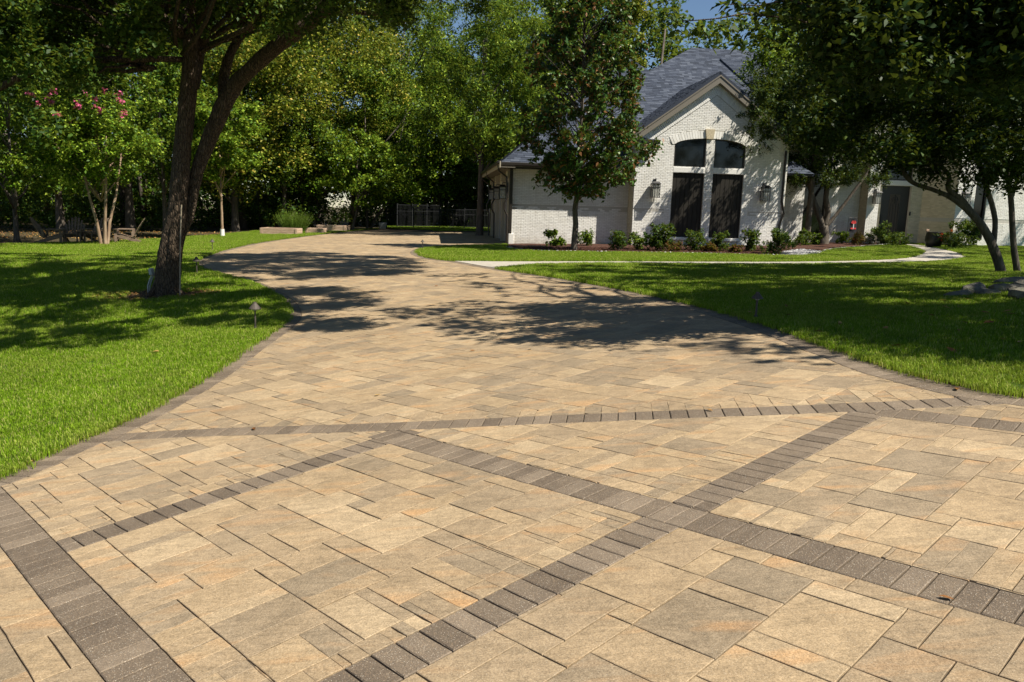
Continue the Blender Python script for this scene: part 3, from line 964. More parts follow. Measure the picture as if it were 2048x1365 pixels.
def bricks_on(rects, holes, m, z_off=0.0, bl=.205, bh=.0675, proud=.012, gap=.009, clip=None):
    """running bond bricks over rects (s0,s1,z0,z1) skipping holes; geometry in frame m"""
    b = MB()
    hol = [np.array(x) for x in holes]
    for (s0, s1, z0, z1) in rects:
        row = 0; z = z0
        while z + bh * .6 < z1:
            zt = min(z + bh - gap, z1)
            s = s0 - (bl * .5 if row % 2 else 0)
            while s < s1:
                a, c = max(s, s0), min(s + bl - gap, s1)
                s += bl
                if c - a < .03: continue
                segs = [(a, c)]
                for hl in holes:
                    zs = (z + zt) / 2; xs_ = []
                    n = len(hl)
                    for i in range(n):
                        p, q = hl[i], hl[(i + 1) % n]
                        if (p[1] > zs) != (q[1] > zs): xs_.append(p[0] + (q[0] - p[0]) * (zs - p[1]) / (q[1] - p[1]))
                    if len(xs_) >= 2:
                        l, r_ = min(xs_), max(xs_); ns = []
                        for (x0, x1) in segs:
                            if x1 <= l or x0 >= r_: ns.append((x0, x1))
                            else:
                                if x0 < l - .02: ns.append((x0, l - .004))
                                if x1 > r_ + .02: ns.append((r_ + .004, x1))
                        segs = ns
                for (x0, x1) in segs:
                    poly = [(x0, z), (x1, z), (x1, zt), (x0, zt)]
                    if clip: poly = clip_convex(poly, clip)
                    if len(poly) < 3 or area(poly) < .0008: continue
                    pr = proud + random.uniform(-.003, .003)
                    n = len(poly)
                    cxx = sum(p[0] for p in poly) / n; cyy = sum(p[1] for p in poly) / n
                    vs_ = [(p[0], p[1], .001) for p in poly] + [(p[0] + (cxx - p[0]) * .03, p[1] + (cyy - p[1]) * .12, pr) for p in poly]
                    b.add([m @ Vector(p) for p in vs_], [tuple(range(n, 2 * n))] + [(i, (i + 1) % n, n + (i + 1) % n, n + i) for i in range(n)])
            z += bh; row += 1
    return b

NF = Vector((0, -1, 0)); UX = Vector((1, 0, 0))
# garage front wall, v = 0
u_fc, _ = hp(1263, 470, -.87)                # front section left corner
fu1, _ = hp(1563, 470, -.87)                 # front section right corner
EZ = 3.42
GZ0 = -.35
fr = frame((0, 0, 0), UX, NF)
part('wall', xform(wall_mesh([(0, GZ0), (u_fc, GZ0), (u_fc, EZ + .1), (0, EZ + .1)], [], .2), fr), M['mortar'])
CB = 1.52   # the course band height
fr2 = fr
gb = bricks_on([(.0, u_fc, GZ0, CB), (0, u_fc, CB + .075 * 3, EZ + .05)], [], fr)
g2 = bricks_on([(.0, u_fc, CB + .01, CB + .15)], [], fr, proud=-.0, gap=.012)
gb.add(g2.v, g2.f); gb.t = [random.random() for _ in gb.f]
part('wall_bricks', gb, M['brick'], kind='stuff')
# dark corner board and white plinth at the garage corner
part('corner_board', MB().box((-.07, -.02, 1.95), (.13, .16, 2.95), bev=.01), M['bronze'])
part('corner_plinth', MB().box((-.02, -.04, .15), (.22, .16, .62), bev=.01), M['white'])
# garage side wall (faces left) with three openings
sv = [(.65, 3.25), (3.95, 6.55), (7.25, 9.85)]
frs = frame((0, 0, 0), (0, -1, 0), (-1, 0, 0))     # s runs from back to front: s=-v
holes = [[(-b, -.35 + .02), (-a, -.35 + .02), (-a, 2.75), (-b, 2.75)] for a, b in sv]
part('wall', xform(wall_mesh([(-11, -.7), (0, -.7), (0, EZ + .1), (-11, EZ + .1)], holes, .25), frs), M['mortar'])
part('wall_bricks', bricks_on([(-11, 0, -.7, EZ + .05)], holes, frs), M['brick_shaded'], kind='stuff')
for a, b in sv:
    gd = part('garage_door', MB().box((.2, (a + b) / 2, 1.2), (.05, b - a, 3.1), bev=.005), M['panel'])
    for k in range(4):
        for j in range(3):
            part('door_panel', MB().box((.165, a + (b - a) * (j + .5) / 3, .15 + k * .62), (.03, (b - a) / 3 - .14, .48), bev=.012), M['panel'], gd)
for v_ in (.3, 3.6, 6.9, 10.3):
    part('pilaster', MB().box((-.08, v_, 1.2), (.16, .42, 3.9), bev=.01), M['post'])
    part('pilaster_capital', MB().box((-.12, v_, 3.0), (.24, .5, .34), bev=.02), M['post'])
# front section walls
uc = (u_fc + fu1) / 2; hwid = (fu1 - u_fc) / 2
V1 = -.87
FEZ = 4.55; APZ = hp(1430, 168, V1)[1]; slope = (APZ - FEZ) / hwid
frf = frame((0, V1, 0), UX, NF)
def P2(px, py): return hp(px, py, V1)
def rect_px(x0, y0, x1, y1):
    a = P2(x0, y0); b = P2(x1, y1); return a[0], b[0], b[1], a[1]
lw = [P2(1346, 345)[0], P2(1409, 345)[0]]; rw = [P2(1426, 345)[0], P2(1488, 345)[0]]
z_lo = P2(1345, 474)[1]; z_pt = P2(1345, 345)[1]; z_wb = P2(1346, 334)[1]
z_sp = P2(1347, 291)[1]; z_ar = P2(1415, 279)[1]
def arc(s):
    c = (lw[0] + rw[1]) / 2; hh = (rw[1] - lw[0]) / 2; t = (s - c) / hh
    return z_sp + (z_ar + .03 - z_sp) * math.sqrt(max(0, 1 - t * t * .98))
def top_pts(a, b, n=8): return [(b + (a - b) * i / n, arc(b + (a - b) * i / n)) for i in range(n + 1)]
wl = [(lw[0], z_wb), (lw[1], z_wb)] + top_pts(lw[0], lw[1])
wr = [(rw[0], z_wb), (rw[1], z_wb)] + top_pts(rw[0], rw[1])
pl = [(lw[0], z_lo), (lw[1], z_lo), (lw[1], z_pt), (lw[0], z_pt)]
pr_ = [(rw[0], z_lo), (rw[1], z_lo), (rw[1], z_pt), (rw[0], z_pt)]
outer = [(u_fc, GZ0), (fu1, GZ0), (fu1, FEZ), (uc, APZ), (u_fc, FEZ)]
part('wall', xform(wall_mesh(outer, [wl, wr, pl, pr_], .2), frf), M['mortar'])
# brick pieces picked out one by one: arch voussoirs and the slanted soldier course under the rakes
arch_hole = [(lw[0] - .02, z_wb), (rw[1] + .02, z_wb)] + [(rw[1] + .06 + (lw[0] - rw[1] - .12) * i / 16, arc(rw[1] + (lw[0] - rw[1]) * i / 16) + .33) for i in range(17)]
rk = .36
rake_clip = [(u_fc, GZ0), (fu1, GZ0), (fu1, FEZ - rk * 1.35), (uc, APZ - rk * 1.35), (u_fc, FEZ - rk * 1.35)]
mid_w = (lw[1] + rw[0]) / 2
arch_only = [(lw[0] - .3, z_sp + .02), (rw[1] + .3, z_sp + .02)] + [(rw[1] + .06 + (lw[0] - rw[1] - .12) * i / 16, arc(rw[1] + (lw[0] - rw[1]) * i / 16) + .33) for i in range(17)]
fb = bricks_on([(u_fc, fu1, GZ0, CB), (u_fc, fu1, CB + .2, z_sp)], [wl, wr, pl, pr_], frf)
fb2 = bricks_on([(u_fc, fu1, z_sp + .005, APZ)], [arch_only], frf, clip=rake_clip)
fb.add(fb2.v, fb2.f)
fb3 = bricks_on([(lw[1] + .004, rw[0] - .004, z_sp, z_ar - .02)], [], frf); fb.add(fb3.v, fb3.f)
fb4 = bricks_on([(u_fc, lw[0] - .3, CB + .01, CB + .16), (rw[1] + .3, fu1, CB + .01, CB + .16)], [], frf, proud=.0, gap=.012); fb.add(fb4.v, fb4.f)
fb5 = bricks_on([(lw[0] - .3, lw[0], CB, CB + .2), (lw[1], rw[0], CB, CB + .2), (rw[1], rw[1] + .3, CB, CB + .2)], [], frf); fb.add(fb5.v, fb5.f)
fb.t = [random.random() for _ in fb.f]
fw = part('wall_bricks', fb, M['brick'], kind='stuff')
nb = 30
for i in range(nb):
    s0 = lw[0] - .1 + (rw[1] - lw[0] + .2) * i / nb; s1 = lw[0] - .1 + (rw[1] - lw[0] + .2) * (i + 1) / nb - .012
    c0 = min(max(s0, lw[0]), rw[1]); c1 = min(max(s1, lw[0]), rw[1])
    k0 = (s0 - mid_w) * .10; k1 = (s1 - mid_w) * .10
    poly = [(s0, arc(c0)), (s1, arc(c1)), (s1 + k1, arc(c1) + .31), (s0 + k0, arc(c0) + .31)]
    part('brick', MB().prism(poly, .022 + random.uniform(0, .006), frf), M['brick'], fw)
for sgn in (-1, 1):
    e = Vector((u_fc, FEZ)) if sgn < 0 else Vector((fu1, FEZ)); a = Vector((uc, APZ))
    L = (a - e).length; d = (a - e) / L; n = Vector((d.y, -d.x)) * (1 if sgn < 0 else -1); k = int(L / .085)
    for i in range(k):
        p0_ = e + d * (L * i / k + .005); p1_ = e + d * (L * (i + 1) / k - .005)
        q0, q1_ = p0_ + n * rk, p1_ + n * rk
        poly = clip_convex([tuple(p0_), tuple(p1_), tuple(q1_), tuple(q0)], [(u_fc, 0), (uc, 0), (uc, 9), (u_fc, 9)] if sgn < 0 else [(uc, 0), (fu1, 0), (fu1, 9), (uc, 9)])
        if len(poly) > 2 and area(poly) > .003: part('brick', MB().prism(poly, .03 + random.uniform(0, .006), frf), M['brick'], fw)
# keystone
kx0, kx1, kz0, kz1 = rect_px(1411.5, 259, 1427, 279)
part('keystone', MB().prism([(kx0 + .04, kz0), (kx1 - .04, kz0), (kx1 + .02, kz1), (kx0 - .02, kz1)], .09, frf), M['stone_trim'])
# windows, dark panels, sills
for (a, b), top in ((lw, wl), (rw, wr)):
    w = part('window', xform(wall_mesh([(p[0], p[1]) for p in top], [[(mid_w + (p[0] - mid_w) * 1 if False else (a + b) / 2 + (p[0] - (a + b) / 2) * .90, (z_wb + z_ar) / 2 + (p[1] - (z_wb + z_ar) / 2) * .90) for p in top]], .08), frame((0, V1 + .07, 0), UX, NF)), M['bronze'])
    part('glass', MB().prism(top, .01, frame((0, V1 + .11, 0), UX, NF)), M['glass'], w)
    part('sill', MB().box(((a + b) / 2, V1 + .05, (z_wb + z_pt) / 2), (b - a, .14, z_wb - z_pt - .01), bev=.01), M['white'], w)
    pn = part('dark_panel', MB().box(((a + b) / 2, V1 + .12, (z_lo + z_pt) / 2), (b - a - .01, .04, z_pt - z_lo - .01)), M['panel'])
    nb_ = 7
    for i in range(nb_):
        part('board', MB().box((a + (b - a) * (i + .5) / nb_, V1 + .09, (z_lo + z_pt) / 2), ((b - a) / nb_ - .012, .03, z_pt - z_lo - .04), bev=.004), M['panel'], pn)
    part('sill', MB().box(((a + b) / 2, V1 - .02, z_lo - .07), (b - a + .1, .22, .12), bev=.012), M['white'], pn)
# side walls of the front section
for u_, nx_ in ((u_fc, -1), (fu1, 1)):
    fs_ = frame((u_, V1 if nx_ > 0 else 4.6, 0), (0, 1 if nx_ > 0 else -1, 0), (nx_, 0, 0))
    Ls = 5.4
    part('wall', xform(wall_mesh([(0, GZ0), (Ls, GZ0), (Ls, FEZ), (0, FEZ)], [], .15), fs_), M['mortar'])
    part('wall_bricks', bricks_on([(.005, Ls, GZ0, FEZ)], [], fs_), M['brick_shaded'], kind='stuff')

# roofs ------------------------------------------------------------
def shingles(name, P0, along, upd, poly, parent=None, course=.145, tab=.32, slab=True):
    """poly (s,t) convex outline on the plane through P0 with axes along, upd"""
    along = Vector(along).normalized(); upd = Vector(upd).normalized(); nrm = along.cross(upd).normalized()
    if nrm.z < 0: nrm = -nrm
    P0 = Vector(P0)
    def W(s, t, d): return P0 + along * s + upd * t + nrm * d
    smin = min(p[0] for p in poly); smax = max(p[0] for p in poly); tmin = min(p[1] for p in poly); tmax = max(p[1] for p in poly)
    n = len(poly)
    sb = MB(); sb.add([W(p[0], p[1], 0) for p in poly] + [W(p[0], p[1], -.12) for p in poly], [tuple(range(n)), tuple(range(n, 2 * n))[::-1]] + [(i, (i + 1) % n, n + (i + 1) % n, n + i) for i in range(n)], .2)
    ro = part(name, sb, M['shingle'], parent)
    b = MB(); t = tmin; row = 0
    while t < tmax:
        s = smin - random.random() * tab
        while s < smax:
            w = tab * random.uniform(.6, 1.3)
            q = clip_convex([(s + .004, t), (s + w, t), (s + w, t + course), (s + .004, t + course)], poly)
            s += w
            if len(q) < 3 or area(q) < .002: continue
            th = .012 + random.choice((0, 0, .007))
            m = len(q)
            vs_ = [W(p[0], p[1], .002) for p in q] + [W(p[0], p[1], .002 + th * (1 - (p[1] - t) / course * .8)) for p in q]
            b.add(vs_, [tuple(range(m, 2 * m))] + [(i, (i + 1) % m, m + (i + 1) % m, m + i) for i in range(m)])
        t += course; row += 1
    part('shingles', b, M['shingle'], ro, kind='stuff')
    return ro

def roof_tri(name, a, b, c, d=None):
    """plane from eave a->b with ridge point(s); a,b eave corners, c (and d) upper corners"""
    a, b, c = Vector(a), Vector(b), Vector(c)
    al = (b - a).normalized(); nr = al.cross(c - a).normalized(); upd = nr.cross(al).normalized()
    if upd.z < 0: upd = -upd
    pts = [a, b, c] + ([Vector(d)] if d is not None else [])
    return shingles(name, a, al, upd, [((p - a).dot(al), (p - a).dot(upd)) for p in pts])
OV = .62
# garage / main pyramid roof
apx = hp(1258, 117, 6.2); AP = Vector((apx[0], 6.2, apx[1]))
half = AP.x + OV
ea = Vector((-OV, -OV, EZ)); eb = Vector((AP.x + half, -OV, EZ)); ecb = Vector((-OV, 13.0, EZ)); edb = Vector((AP.x + half, 13.0, EZ))
roof_tri('roof', ea, eb, AP)
roof_tri('roof', ecb, ea, AP)
roof_tri('roof', eb, edb, AP)
roof_tri('roof', edb, ecb, AP)
# the taller hip behind
r2l = hp(1384, 96, 13.0); r2 = Vector((r2l[0], 13.0, r2l[1])); r2r = r2 + Vector((9, 0, 0))
E2 = 5.6; hw2 = (r2.z - E2) / 1.02
roof_tri('roof', (r2.x - hw2 * 1.75, 13 - hw2, E2), (r2r.x + hw2, 13 - hw2, E2), r2r, r2)
roof_tri('roof', (r2.x - hw2 * 1.75, 13 + hw2, E2), (r2.x - hw2 * 1.75, 13 - hw2, E2), r2)
roof_tri('roof', (r2r.x + hw2, 13 - hw2, E2), (r2r.x + hw2, 13 + hw2, E2), r2r)
roof_tri('roof', (r2r.x + hw2, 13 + hw2, E2), (r2.x - hw2 * 1.75, 13 + hw2, E2), r2, r2r)
part('upper_wall', MB().box(((r2.x - hw2 * 1.6 + r2r.x + hw2) / 2, 13, (E2 - .4) / 2), (r2r.x - r2.x + hw2 * 2.5, hw2 * 1.85, E2 + .3)), M['mortar'])
# front gable roof
gz = hp(1430, 143, V1 - .22)[1]; RG = Vector((uc, 0, gz)); gs = slope
el = u_fc - .28; er_ = fu1 + .28; ze = gz - (uc - el) * gs
vb = 7.0; vf = V1 - .22
roof_tri('roof', (el, vb, ze), (el, vf, ze), (uc, vf, gz), (uc, vb, gz))
roof_tri('roof', (er_, vf, ze), (er_, vb, ze), (uc, vb, gz), (uc, vf, gz))
for sg in (-1, 1):
    e = el if sg < 0 else er_
    m = frame((0, vf - .0, 0), UX, NF)
    part('fascia', MB().prism([(e, ze - .16), (uc, gz - .16), (uc, gz - .46), (e, ze - .46)][::sg], .05, m), M['trim'])
    part('fascia', MB().prism([(e, ze - .135), (uc, gz - .135), (uc, gz - .20), (e, ze - .20)][::sg], .075, m), M['trim'])
    part('soffit', MB().prism([(e, ze - .44), (uc, gz - .44), (uc, gz - .47), (e, ze - .47)][::sg], -.24, m), M['trim'])
# cornice return with gutter left of the gable
cr0 = hp(1246, 285, V1 - .45)[0]; cr1 = hp(1322, 285, V1 - .45)[0]; crz = hp(1290, 283, V1 - .45)[1]
part('gutter', MB().box(((cr0 + cr1) / 2, V1 - .32, crz), (cr1 - cr0, .16, .17), bev=.03), M['bronze'])
part('soffit', MB().box(((cr0 + cr1) / 2 - .02, V1 - .12, crz - .02), (cr1 - cr0 - .1, .26, .07)), M['trim'])
part('return_cap', MB().add([(cr0, V1 - .4, crz + .09), (cr1, V1 - .4, crz + .09), (cr1, V1, crz + .12), (cr0, V1, crz + .35), ], [(0, 1, 2, 3)], .3), M['shingle'])
# garage eave: fascia, gutter, soffit
part('gutter', MB().box(((-OV + u_fc) / 2, -OV - .06, EZ - .02), (u_fc + OV + .12, .14, .15), bev=.03), M['bronze'])
part('fascia', MB().box(((-OV + u_fc) / 2, -OV + .03, EZ - .09), (u_fc + OV, .04, .24), bev=.005), M['bronze'])
part('soffit', MB().box(((-OV + u_fc) / 2, -OV / 2, EZ - .12), (u_fc + OV, OV, .03)), M['trim'])
part('fascia', MB().box((-OV - .02, 5.6, EZ - .07), (.05, 13.0, .26), bev=.005), M['post'])
part('soffit', MB().box((-OV / 2, 5.6, EZ - .17), (OV, 13.0, .03)), M['trim'])
part('gutter', MB().box((-OV - .10, 5.6, EZ + .02), (.12, 13.0, .12), bev=.02), M['bronze'])
def downspout(pts, r=.045):
    part('downspout', MB().tube(pts, r, 6), M['bronze'])
for v_ in (-.25, 7.1, 10.9):
    downspout([(-OV - .05, v_, EZ - .05), (-OV - .02, v_, EZ - .3), (-.30, v_, EZ - .55), (-.24, v_, 2.0), (-.36, v_, 1.75), (-.36, v_, 1.5), (-.24, v_, 1.25), (-.22, v_, -.1)])
u_ds, _ = hp(1562, 400, V1)
downspout([(u_ds + .02, V1 - .06, FEZ - .2), (u_ds + .02, V1 - .06, 2.2), (u_ds + .14, V1 - .08, 1.7), (u_ds - .0, V1 - .06, 1.2), (u_ds, V1 - .06, -.1)], .05)
# entry range: wall at v=3.2 from the front section to the right wing
VE = 3.2
def EP(px, py, v=VE): return hp(px, py, v)
e0 = fu1 + .02; pil0, pil1 = EP(1722, 400)[0], EP(1757, 400)[0]
fre = frame((0, VE, 0), UX, NF)
dw = [EP(1608, 400)[0], EP(1652, 400)[0]]
dkz = [EP(1630, 470)[1], EP(1630, 330)[1]]
wh = [(dw[0], dkz[0]), (dw[1], dkz[0]), (dw[1], dkz[1]), (dw[0], dkz[1])]
ETOP = 7.4
part('wall', xform(wall_mesh([(e0, GZ0), (pil0, GZ0), (pil0, ETOP), (e0, ETOP)], [wh], .2), fre), M['mortar'])
part('wall_bricks', bricks_on([(e0, pil0, GZ0, ETOP)], [wh], fre), M['brick'], kind='stuff')
w = part('window', xform(wall_mesh(wh, [[(wh[0][0] + .06, wh[0][1] + .06), (wh[1][0] - .06, wh[1][1] + .06), (wh[2][0] - .06, wh[2][1] - .06), (wh[3][0] + .06, wh[3][1] - .06)]], .08), frame((0, VE + .08, 0), UX, NF)), M['bronze'])
part('glass', MB().prism(wh, .01, frame((0, VE + .14, 0), UX, NF)), M['glass'], w)
# pillar left of the door, standing 0.7 m forward
PF = VE - .7
frp = frame((0, PF, 0), UX, NF)
pf0, pf1 = hp(1735, 400, PF)[0], hp(1758, 400, PF)[0]
part('wall', MB().box(((pf0 + pf1) / 2, (PF + VE) / 2 + .7, ETOP / 2 - .2), (pf1 - pf0, VE - PF + 1.4, ETOP + .3)), M['mortar'])
part('wall_bricks', bricks_on([(pf0, pf1, GZ0, ETOP)], [], frp), M['brick'], kind='stuff')
frpl = frame((pf0, VE + .3, 0), (0, -1, 0), (-1, 0, 0))
part('wall_bricks', bricks_on([(0, VE + .3 - PF, GZ0, ETOP)], [], frpl), M['brick_shaded'], kind='stuff')
# door recess
VD = VE + .35
d0, d1 = hp(1757, 440, VD)[0], hp(1815, 440, VD)[0]
zt, zb = hp(1785, 372, VD)[1], hp(1785, 487, VD)[1]
zb = h(*hw((d0 + d1) / 2, VD).xy) - G0.z + .08
ztr0, ztr1 = hp(1785, 361, VD)[1], hp(1785, 298, VD)[1]
wr1 = hp(1838, 440, VD)[0]
frd = frame((0, VD - .05, 0), UX, NF)
dh = [(d0, zb), (d1, zb), (d1, zt), (d0, zt)]; th_ = [(d0, ztr0), (d1, ztr0), (d1, ztr1), (d0, ztr1)]
part('wall', xform(wall_mesh([(pf1, GZ0), (wr1, GZ0), (wr1, ETOP), (pf1, ETOP)], [dh, th_], .25), frd), M['mortar'])
part('wall_bricks', bricks_on([(pf1, wr1, GZ0, ETOP)], [dh, th_], frd), M['brick_shaded'], kind='stuff')
part('lintel', MB().box(((d0 + d1) / 2, VD - .06, (zt + ztr0) / 2), (d1 - d0 + .16, .1, ztr0 - zt - .02), bev=.01), M['white'])
dr = part('front_door', MB().box(((d0 + d1) / 2, VD + .12, (zb + zt) / 2), (d1 - d0, .06, zt - zb)), M['bronze'])
gw = (d1 - d0) * .36; dc = d0 + (d1 - d0) * .52; gz0, gz1 = zb + .35, zt - .42
part('glass', MB().box((dc, VD + .085, (gz0 + gz1) / 2), (gw, .02, gz1 - gz0), bev=.004), M['alu'], dr)
ir = MB()
for k in (-1.4, -.5, .5, 1.4):
    ir.tube([(dc + k * gw / 3.6, VD + .065, gz0), (dc + k * gw / 3.6, VD + .065, gz1 - .45)], .010, 5)
for k in range(8):
    a0, a1 = k * math.pi / 4, (k + 1) * math.pi / 4
    ir.tube([(dc + .15 * math.cos(a0), VD + .065, gz1 - .25 + .15 * math.sin(a0)), (dc + .15 * math.cos(a1), VD + .065, gz1 - .25 + .15 * math.sin(a1))], .010, 5)
ir.tube([(dc, VD + .065, gz1 - .46), (dc, VD + .065, gz1)], .01, 5); ir.tube([(dc - .2, VD + .065, gz1 - .25), (dc + .2, VD + .065, gz1 - .25)], .01, 5)
part('iron_scroll', ir, M['black'], dr)
part('handle', MB().tube([(d0 + .14, VD + .03, zb + .9), (d0 + .14, VD + .03, zb + 1.35)], .018, 6), M['black'], dr)
w = part('window', xform(wall_mesh(th_, [[(th_[0][0] + .07, th_[0][1] + .07), (th_[1][0] - .07, th_[1][1] + .07), (th_[2][0] - .07, th_[2][1] - .07), (th_[3][0] + .07, th_[3][1] - .07)]], .08), frame((0, VD + .04, 0), UX, NF)), M['bronze'])
part('glass', MB().prism(th_, .01, frame((0, VD + .12, 0), UX, NF)), M['glass'], w)
part('doorbell', MB().box((hp(1820, 428, VD - .1)[0], VD - .09, hp(1820, 428, VD)[1]), (.08, .05, .2), bev=.015), M['black'])
# wall running forward from the door to the right wing
VW = 1.6
w0 = Vector((wr1, VD - .05, 0)); w1 = Vector((hp(1908, 440, VW)[0], VW, 0)); dd = (w1 - w0); La = dd.length; nn = Vector((dd.y, -dd.x, 0)).normalized()
fra = frame(w0, dd, nn)
part('wall', xform(wall_mesh([(0, GZ0), (La, GZ0), (La, ETOP + 2), (0, ETOP + 2)], [], .2), fra), M['mortar'])
part('wall_bricks', bricks_on([(0, La, GZ0, CB), (0, La, CB + .2, ETOP + 2)], [], fra), M['brick_shaded'], kind='stuff')
# right wing front
frw = frame((0, VW, 0), UX, NF); g0 = w1.x; g1 = hp(2200, 440, VW)[0]
dwn = [hp(1944, 440, VW)[0], hp(1968, 440, VW)[0]]; dz = [hp(1955, 492, VW)[1], hp(1955, 230, VW)[1]]
wh2 = [(dwn[0], dz[0] + .3), (dwn[1], dz[0] + .3), (dwn[1], dz[1]), (dwn[0], dz[1])]
w2u = [hp(2085, 440, VW)[0], hp(2140, 440, VW)[0]]
RW = 11.5
part('wall', xform(wall_mesh([(g0, GZ0), (g1, GZ0), (g1, RW), (g0, RW)], [wh2], .2), frw), M['mortar'])
part('wall_bricks', bricks_on([(g0, g1, GZ0, CB), (g0, g1, CB + .2, RW)], [wh2], frw), M['brick'], kind='stuff')
w = part('window', xform(wall_mesh(wh2, [[(wh2[0][0] + .07, wh2[0][1] + .07), (wh2[1][0] - .07, wh2[1][1] + .07), (wh2[2][0] - .07, wh2[2][1] - .07), (wh2[3][0] + .07, wh2[3][1] - .07)]], .08), frame((0, VW + .05, 0), UX, NF)), M['bronze'])
part('glass', MB().prism(wh2, .01, frame((0, VW + .14, 0), UX, NF)), M['glass'], w)
part('wall', MB().box(((g0 + g1) / 2, VW + 4.2, RW / 2), (g1 - g0, 7.8, RW + .2)), M['mortar'])
roof_tri('roof', (g0 - .5, VW - .5, RW), (g1 + .5, VW - .5, RW), ((g0 + g1) / 2, VW + 4, RW + 5.2))
roof_tri('roof', (g0 - .5, VW + 8.6, RW), (g0 - .5, VW - .5, RW), ((g0 + g1) / 2, VW + 4, RW + 5.2))
# roof over the entry range
roof_tri('roof', (fu1 - .3, VE - .5, ETOP), (g0 + .3, VE - .5, ETOP), (g0 + .3, VE + 4.5, ETOP + 2.3), (fu1 - .3, VE + 4.5, ETOP + 2.3))
part('gutter', MB().box(((fu1 + g0) / 2, VE - .57, ETOP - .02), (g0 - fu1, .13, .14), bev=.03), M['bronze'])

# ------------------------------------------------------------------ wall lanterns
def lantern(u, v, z, H_=.62, face='front', label=''):
    """u,v: wall point, z: centre height"""
    rz = HYAW + {'front': 0, 'left': -math.pi / 2}[face]
    o = empty('wall_lantern', hw(u, v, z), rz, label=label, cat='wall lantern', group='black glass lanterns fixed to the house walls')
    w = H_ * .42; y = -w / 2 - .10
    MB().box((0, -.02, H_ * .42), (.12, .05, H_ * .3), bev=.008).build('backplate', M['black'], o)
    MB().tube([(0, -.03, H_ * .55), (0, y, H_ * .58), (0, y, H_ * .44)], .016, 6).build('bracket', M['black'], o)
    MB().add([(-w * .62, y - w * .62, H_ * .30), (w * .62, y - w * .62, H_ * .30), (w * .62, y + w * .62, H_ * .30), (-w * .62, y + w * .62, H_ * .30),
              (-w * .34, y - w * .34, H_ * .42), (w * .34, y - w * .34, H_ * .42), (w * .34, y + w * .34, H_ * .42), (-w * .34, y + w * .34, H_ * .42)],
             [(0, 1, 5, 4), (1, 2, 6, 5), (2, 3, 7, 6), (3, 0, 4, 7), (4, 5, 6, 7), (3, 2, 1, 0)]).build('cap', M['black'], o)
    f = MB()
    for sx in (-1, 1):
        for sy in (-1, 1): f.box((sx * w / 2, y + sy * w / 2, -.1 * H_), (.022, .022, H_ * .8))
        f.box((sx * w * .17, y - w / 2, -.1 * H_), (.012, .012, H_ * .78))
    for z_ in (-H_ * .5, H_ * .27, H_ * .08):
        for s_ in (-1, 1):
            f.box((0, y + s_ * w / 2, z_), (w, .02, .022)); f.box((s_ * w / 2, y, z_), (.02, w, .022))
    f.box((0, y, -H_ * .5), (w, w, .02))
    fo = f.build('frame', M['black'], o)
    g = MB()
    for s_ in (-1, 1):
        g.box((0, y + s_ * w * .44, -.1 * H_), (w * .86, .004, H_ * .72)); g.box((s_ * w * .44, y, -.1 * H_), (.004, w * .86, H_ * .72))
    g.build('glass', M['lglass'], fo)
    MB().tube([(0, y, -H_ * .48), (0, y, -H_ * .1)], .022, 6).build('candle', M['white'], o)
    return o
a = hp(1308, 378, V1); lantern(a[0], V1, a[1], .72, 'front', 'black lantern left of the arched windows under the gable')
a = hp(1526, 386, V1); lantern(a[0], V1, a[1], .72, 'front', 'black lantern right of the arched windows beside the downspout')
a = hp(1747, 394, PF); lantern(a[0] + .06, PF, a[1], .66, 'front', 'black lantern on the white pier left of the front door')
a = hp(1926, 396, VW); lantern(a[0], VW, a[1], .66, 'front', 'black lantern behind the leaning tree limb on the right wing')
for v_, lb in ((.35, 'nearest black lantern on the garage side wall beside the corner downspout'), (3.6, 'middle black lantern on the garage side wall between the garage doors'), (6.95, 'farthest black lantern on the garage side wall next to the fence')):
    lantern(-.17, v_, 2.28, .66, 'left', lb)
# ------------------------------------------------------------------ foliage
def leaves(name, centers, size, mat, parent=None, aspect=.5, up=.3, droop=0.0, jitter=.3, tint=None, loc=None, **k):
    """one folded quad per leaf; centers (N,3)"""
    C = np.asarray(centers, float); N = len(C)
    nr = rng.normal(size=(N, 3)); nr[:, 2] = np.abs(nr[:, 2]) * (1 + up) + up; nr /= np.linalg.norm(nr, axis=1, keepdims=True)
    d = rng.normal(size=(N, 3)); d[:, 2] -= droop; d -= nr * (d * nr).sum(1, keepdims=True); d /= np.linalg.norm(d, axis=1, keepdims=True) + 1e-9
    s = np.cross(nr, d)
    L = size * rng.uniform(1 - jitter, 1 + jitter, (N, 1)); Wd = L * aspect
    fold = nr * Wd * .25
    v0 = C - d * L * .5; v1 = C + s * Wd * .5 + fold - d * L * .05; v2 = C + d * L * .5; v3 = C - s * Wd * .5 + fold - d * L * .05
    V = np.stack([v0, v1, v2, v3], 1).reshape(-1, 3)
    Q = np.arange(4 * N).reshape(N, 4)
    me = np_mesh(name, V, Q, mat, tint)
    if parent is False: return me
    return link(name, me, parent, loc, **k)

def clump_pts(c, r, n, twigs=9, flat=.65, spread=.13, inner=.25):
    """points along twigs radiating from a clump centre"""
    c = np.asarray(c, float)
    dirs = rng.normal(size=(twigs, 3)); dirs /= np.linalg.norm(dirs, axis=1, keepdims=True); dirs[:, 2] *= flat
    k = rng.integers(0, twigs, n); t = rng.uniform(inner, 1, n) ** .8
    ln = rng.uniform(.6, 1.0, twigs)[k]
    P = c + dirs[k] * (t * ln)[:, None] * r
    P[:, 2] -= (t ** 2) * r * .18
    return P + rng.normal(size=(n, 3)) * r * spread

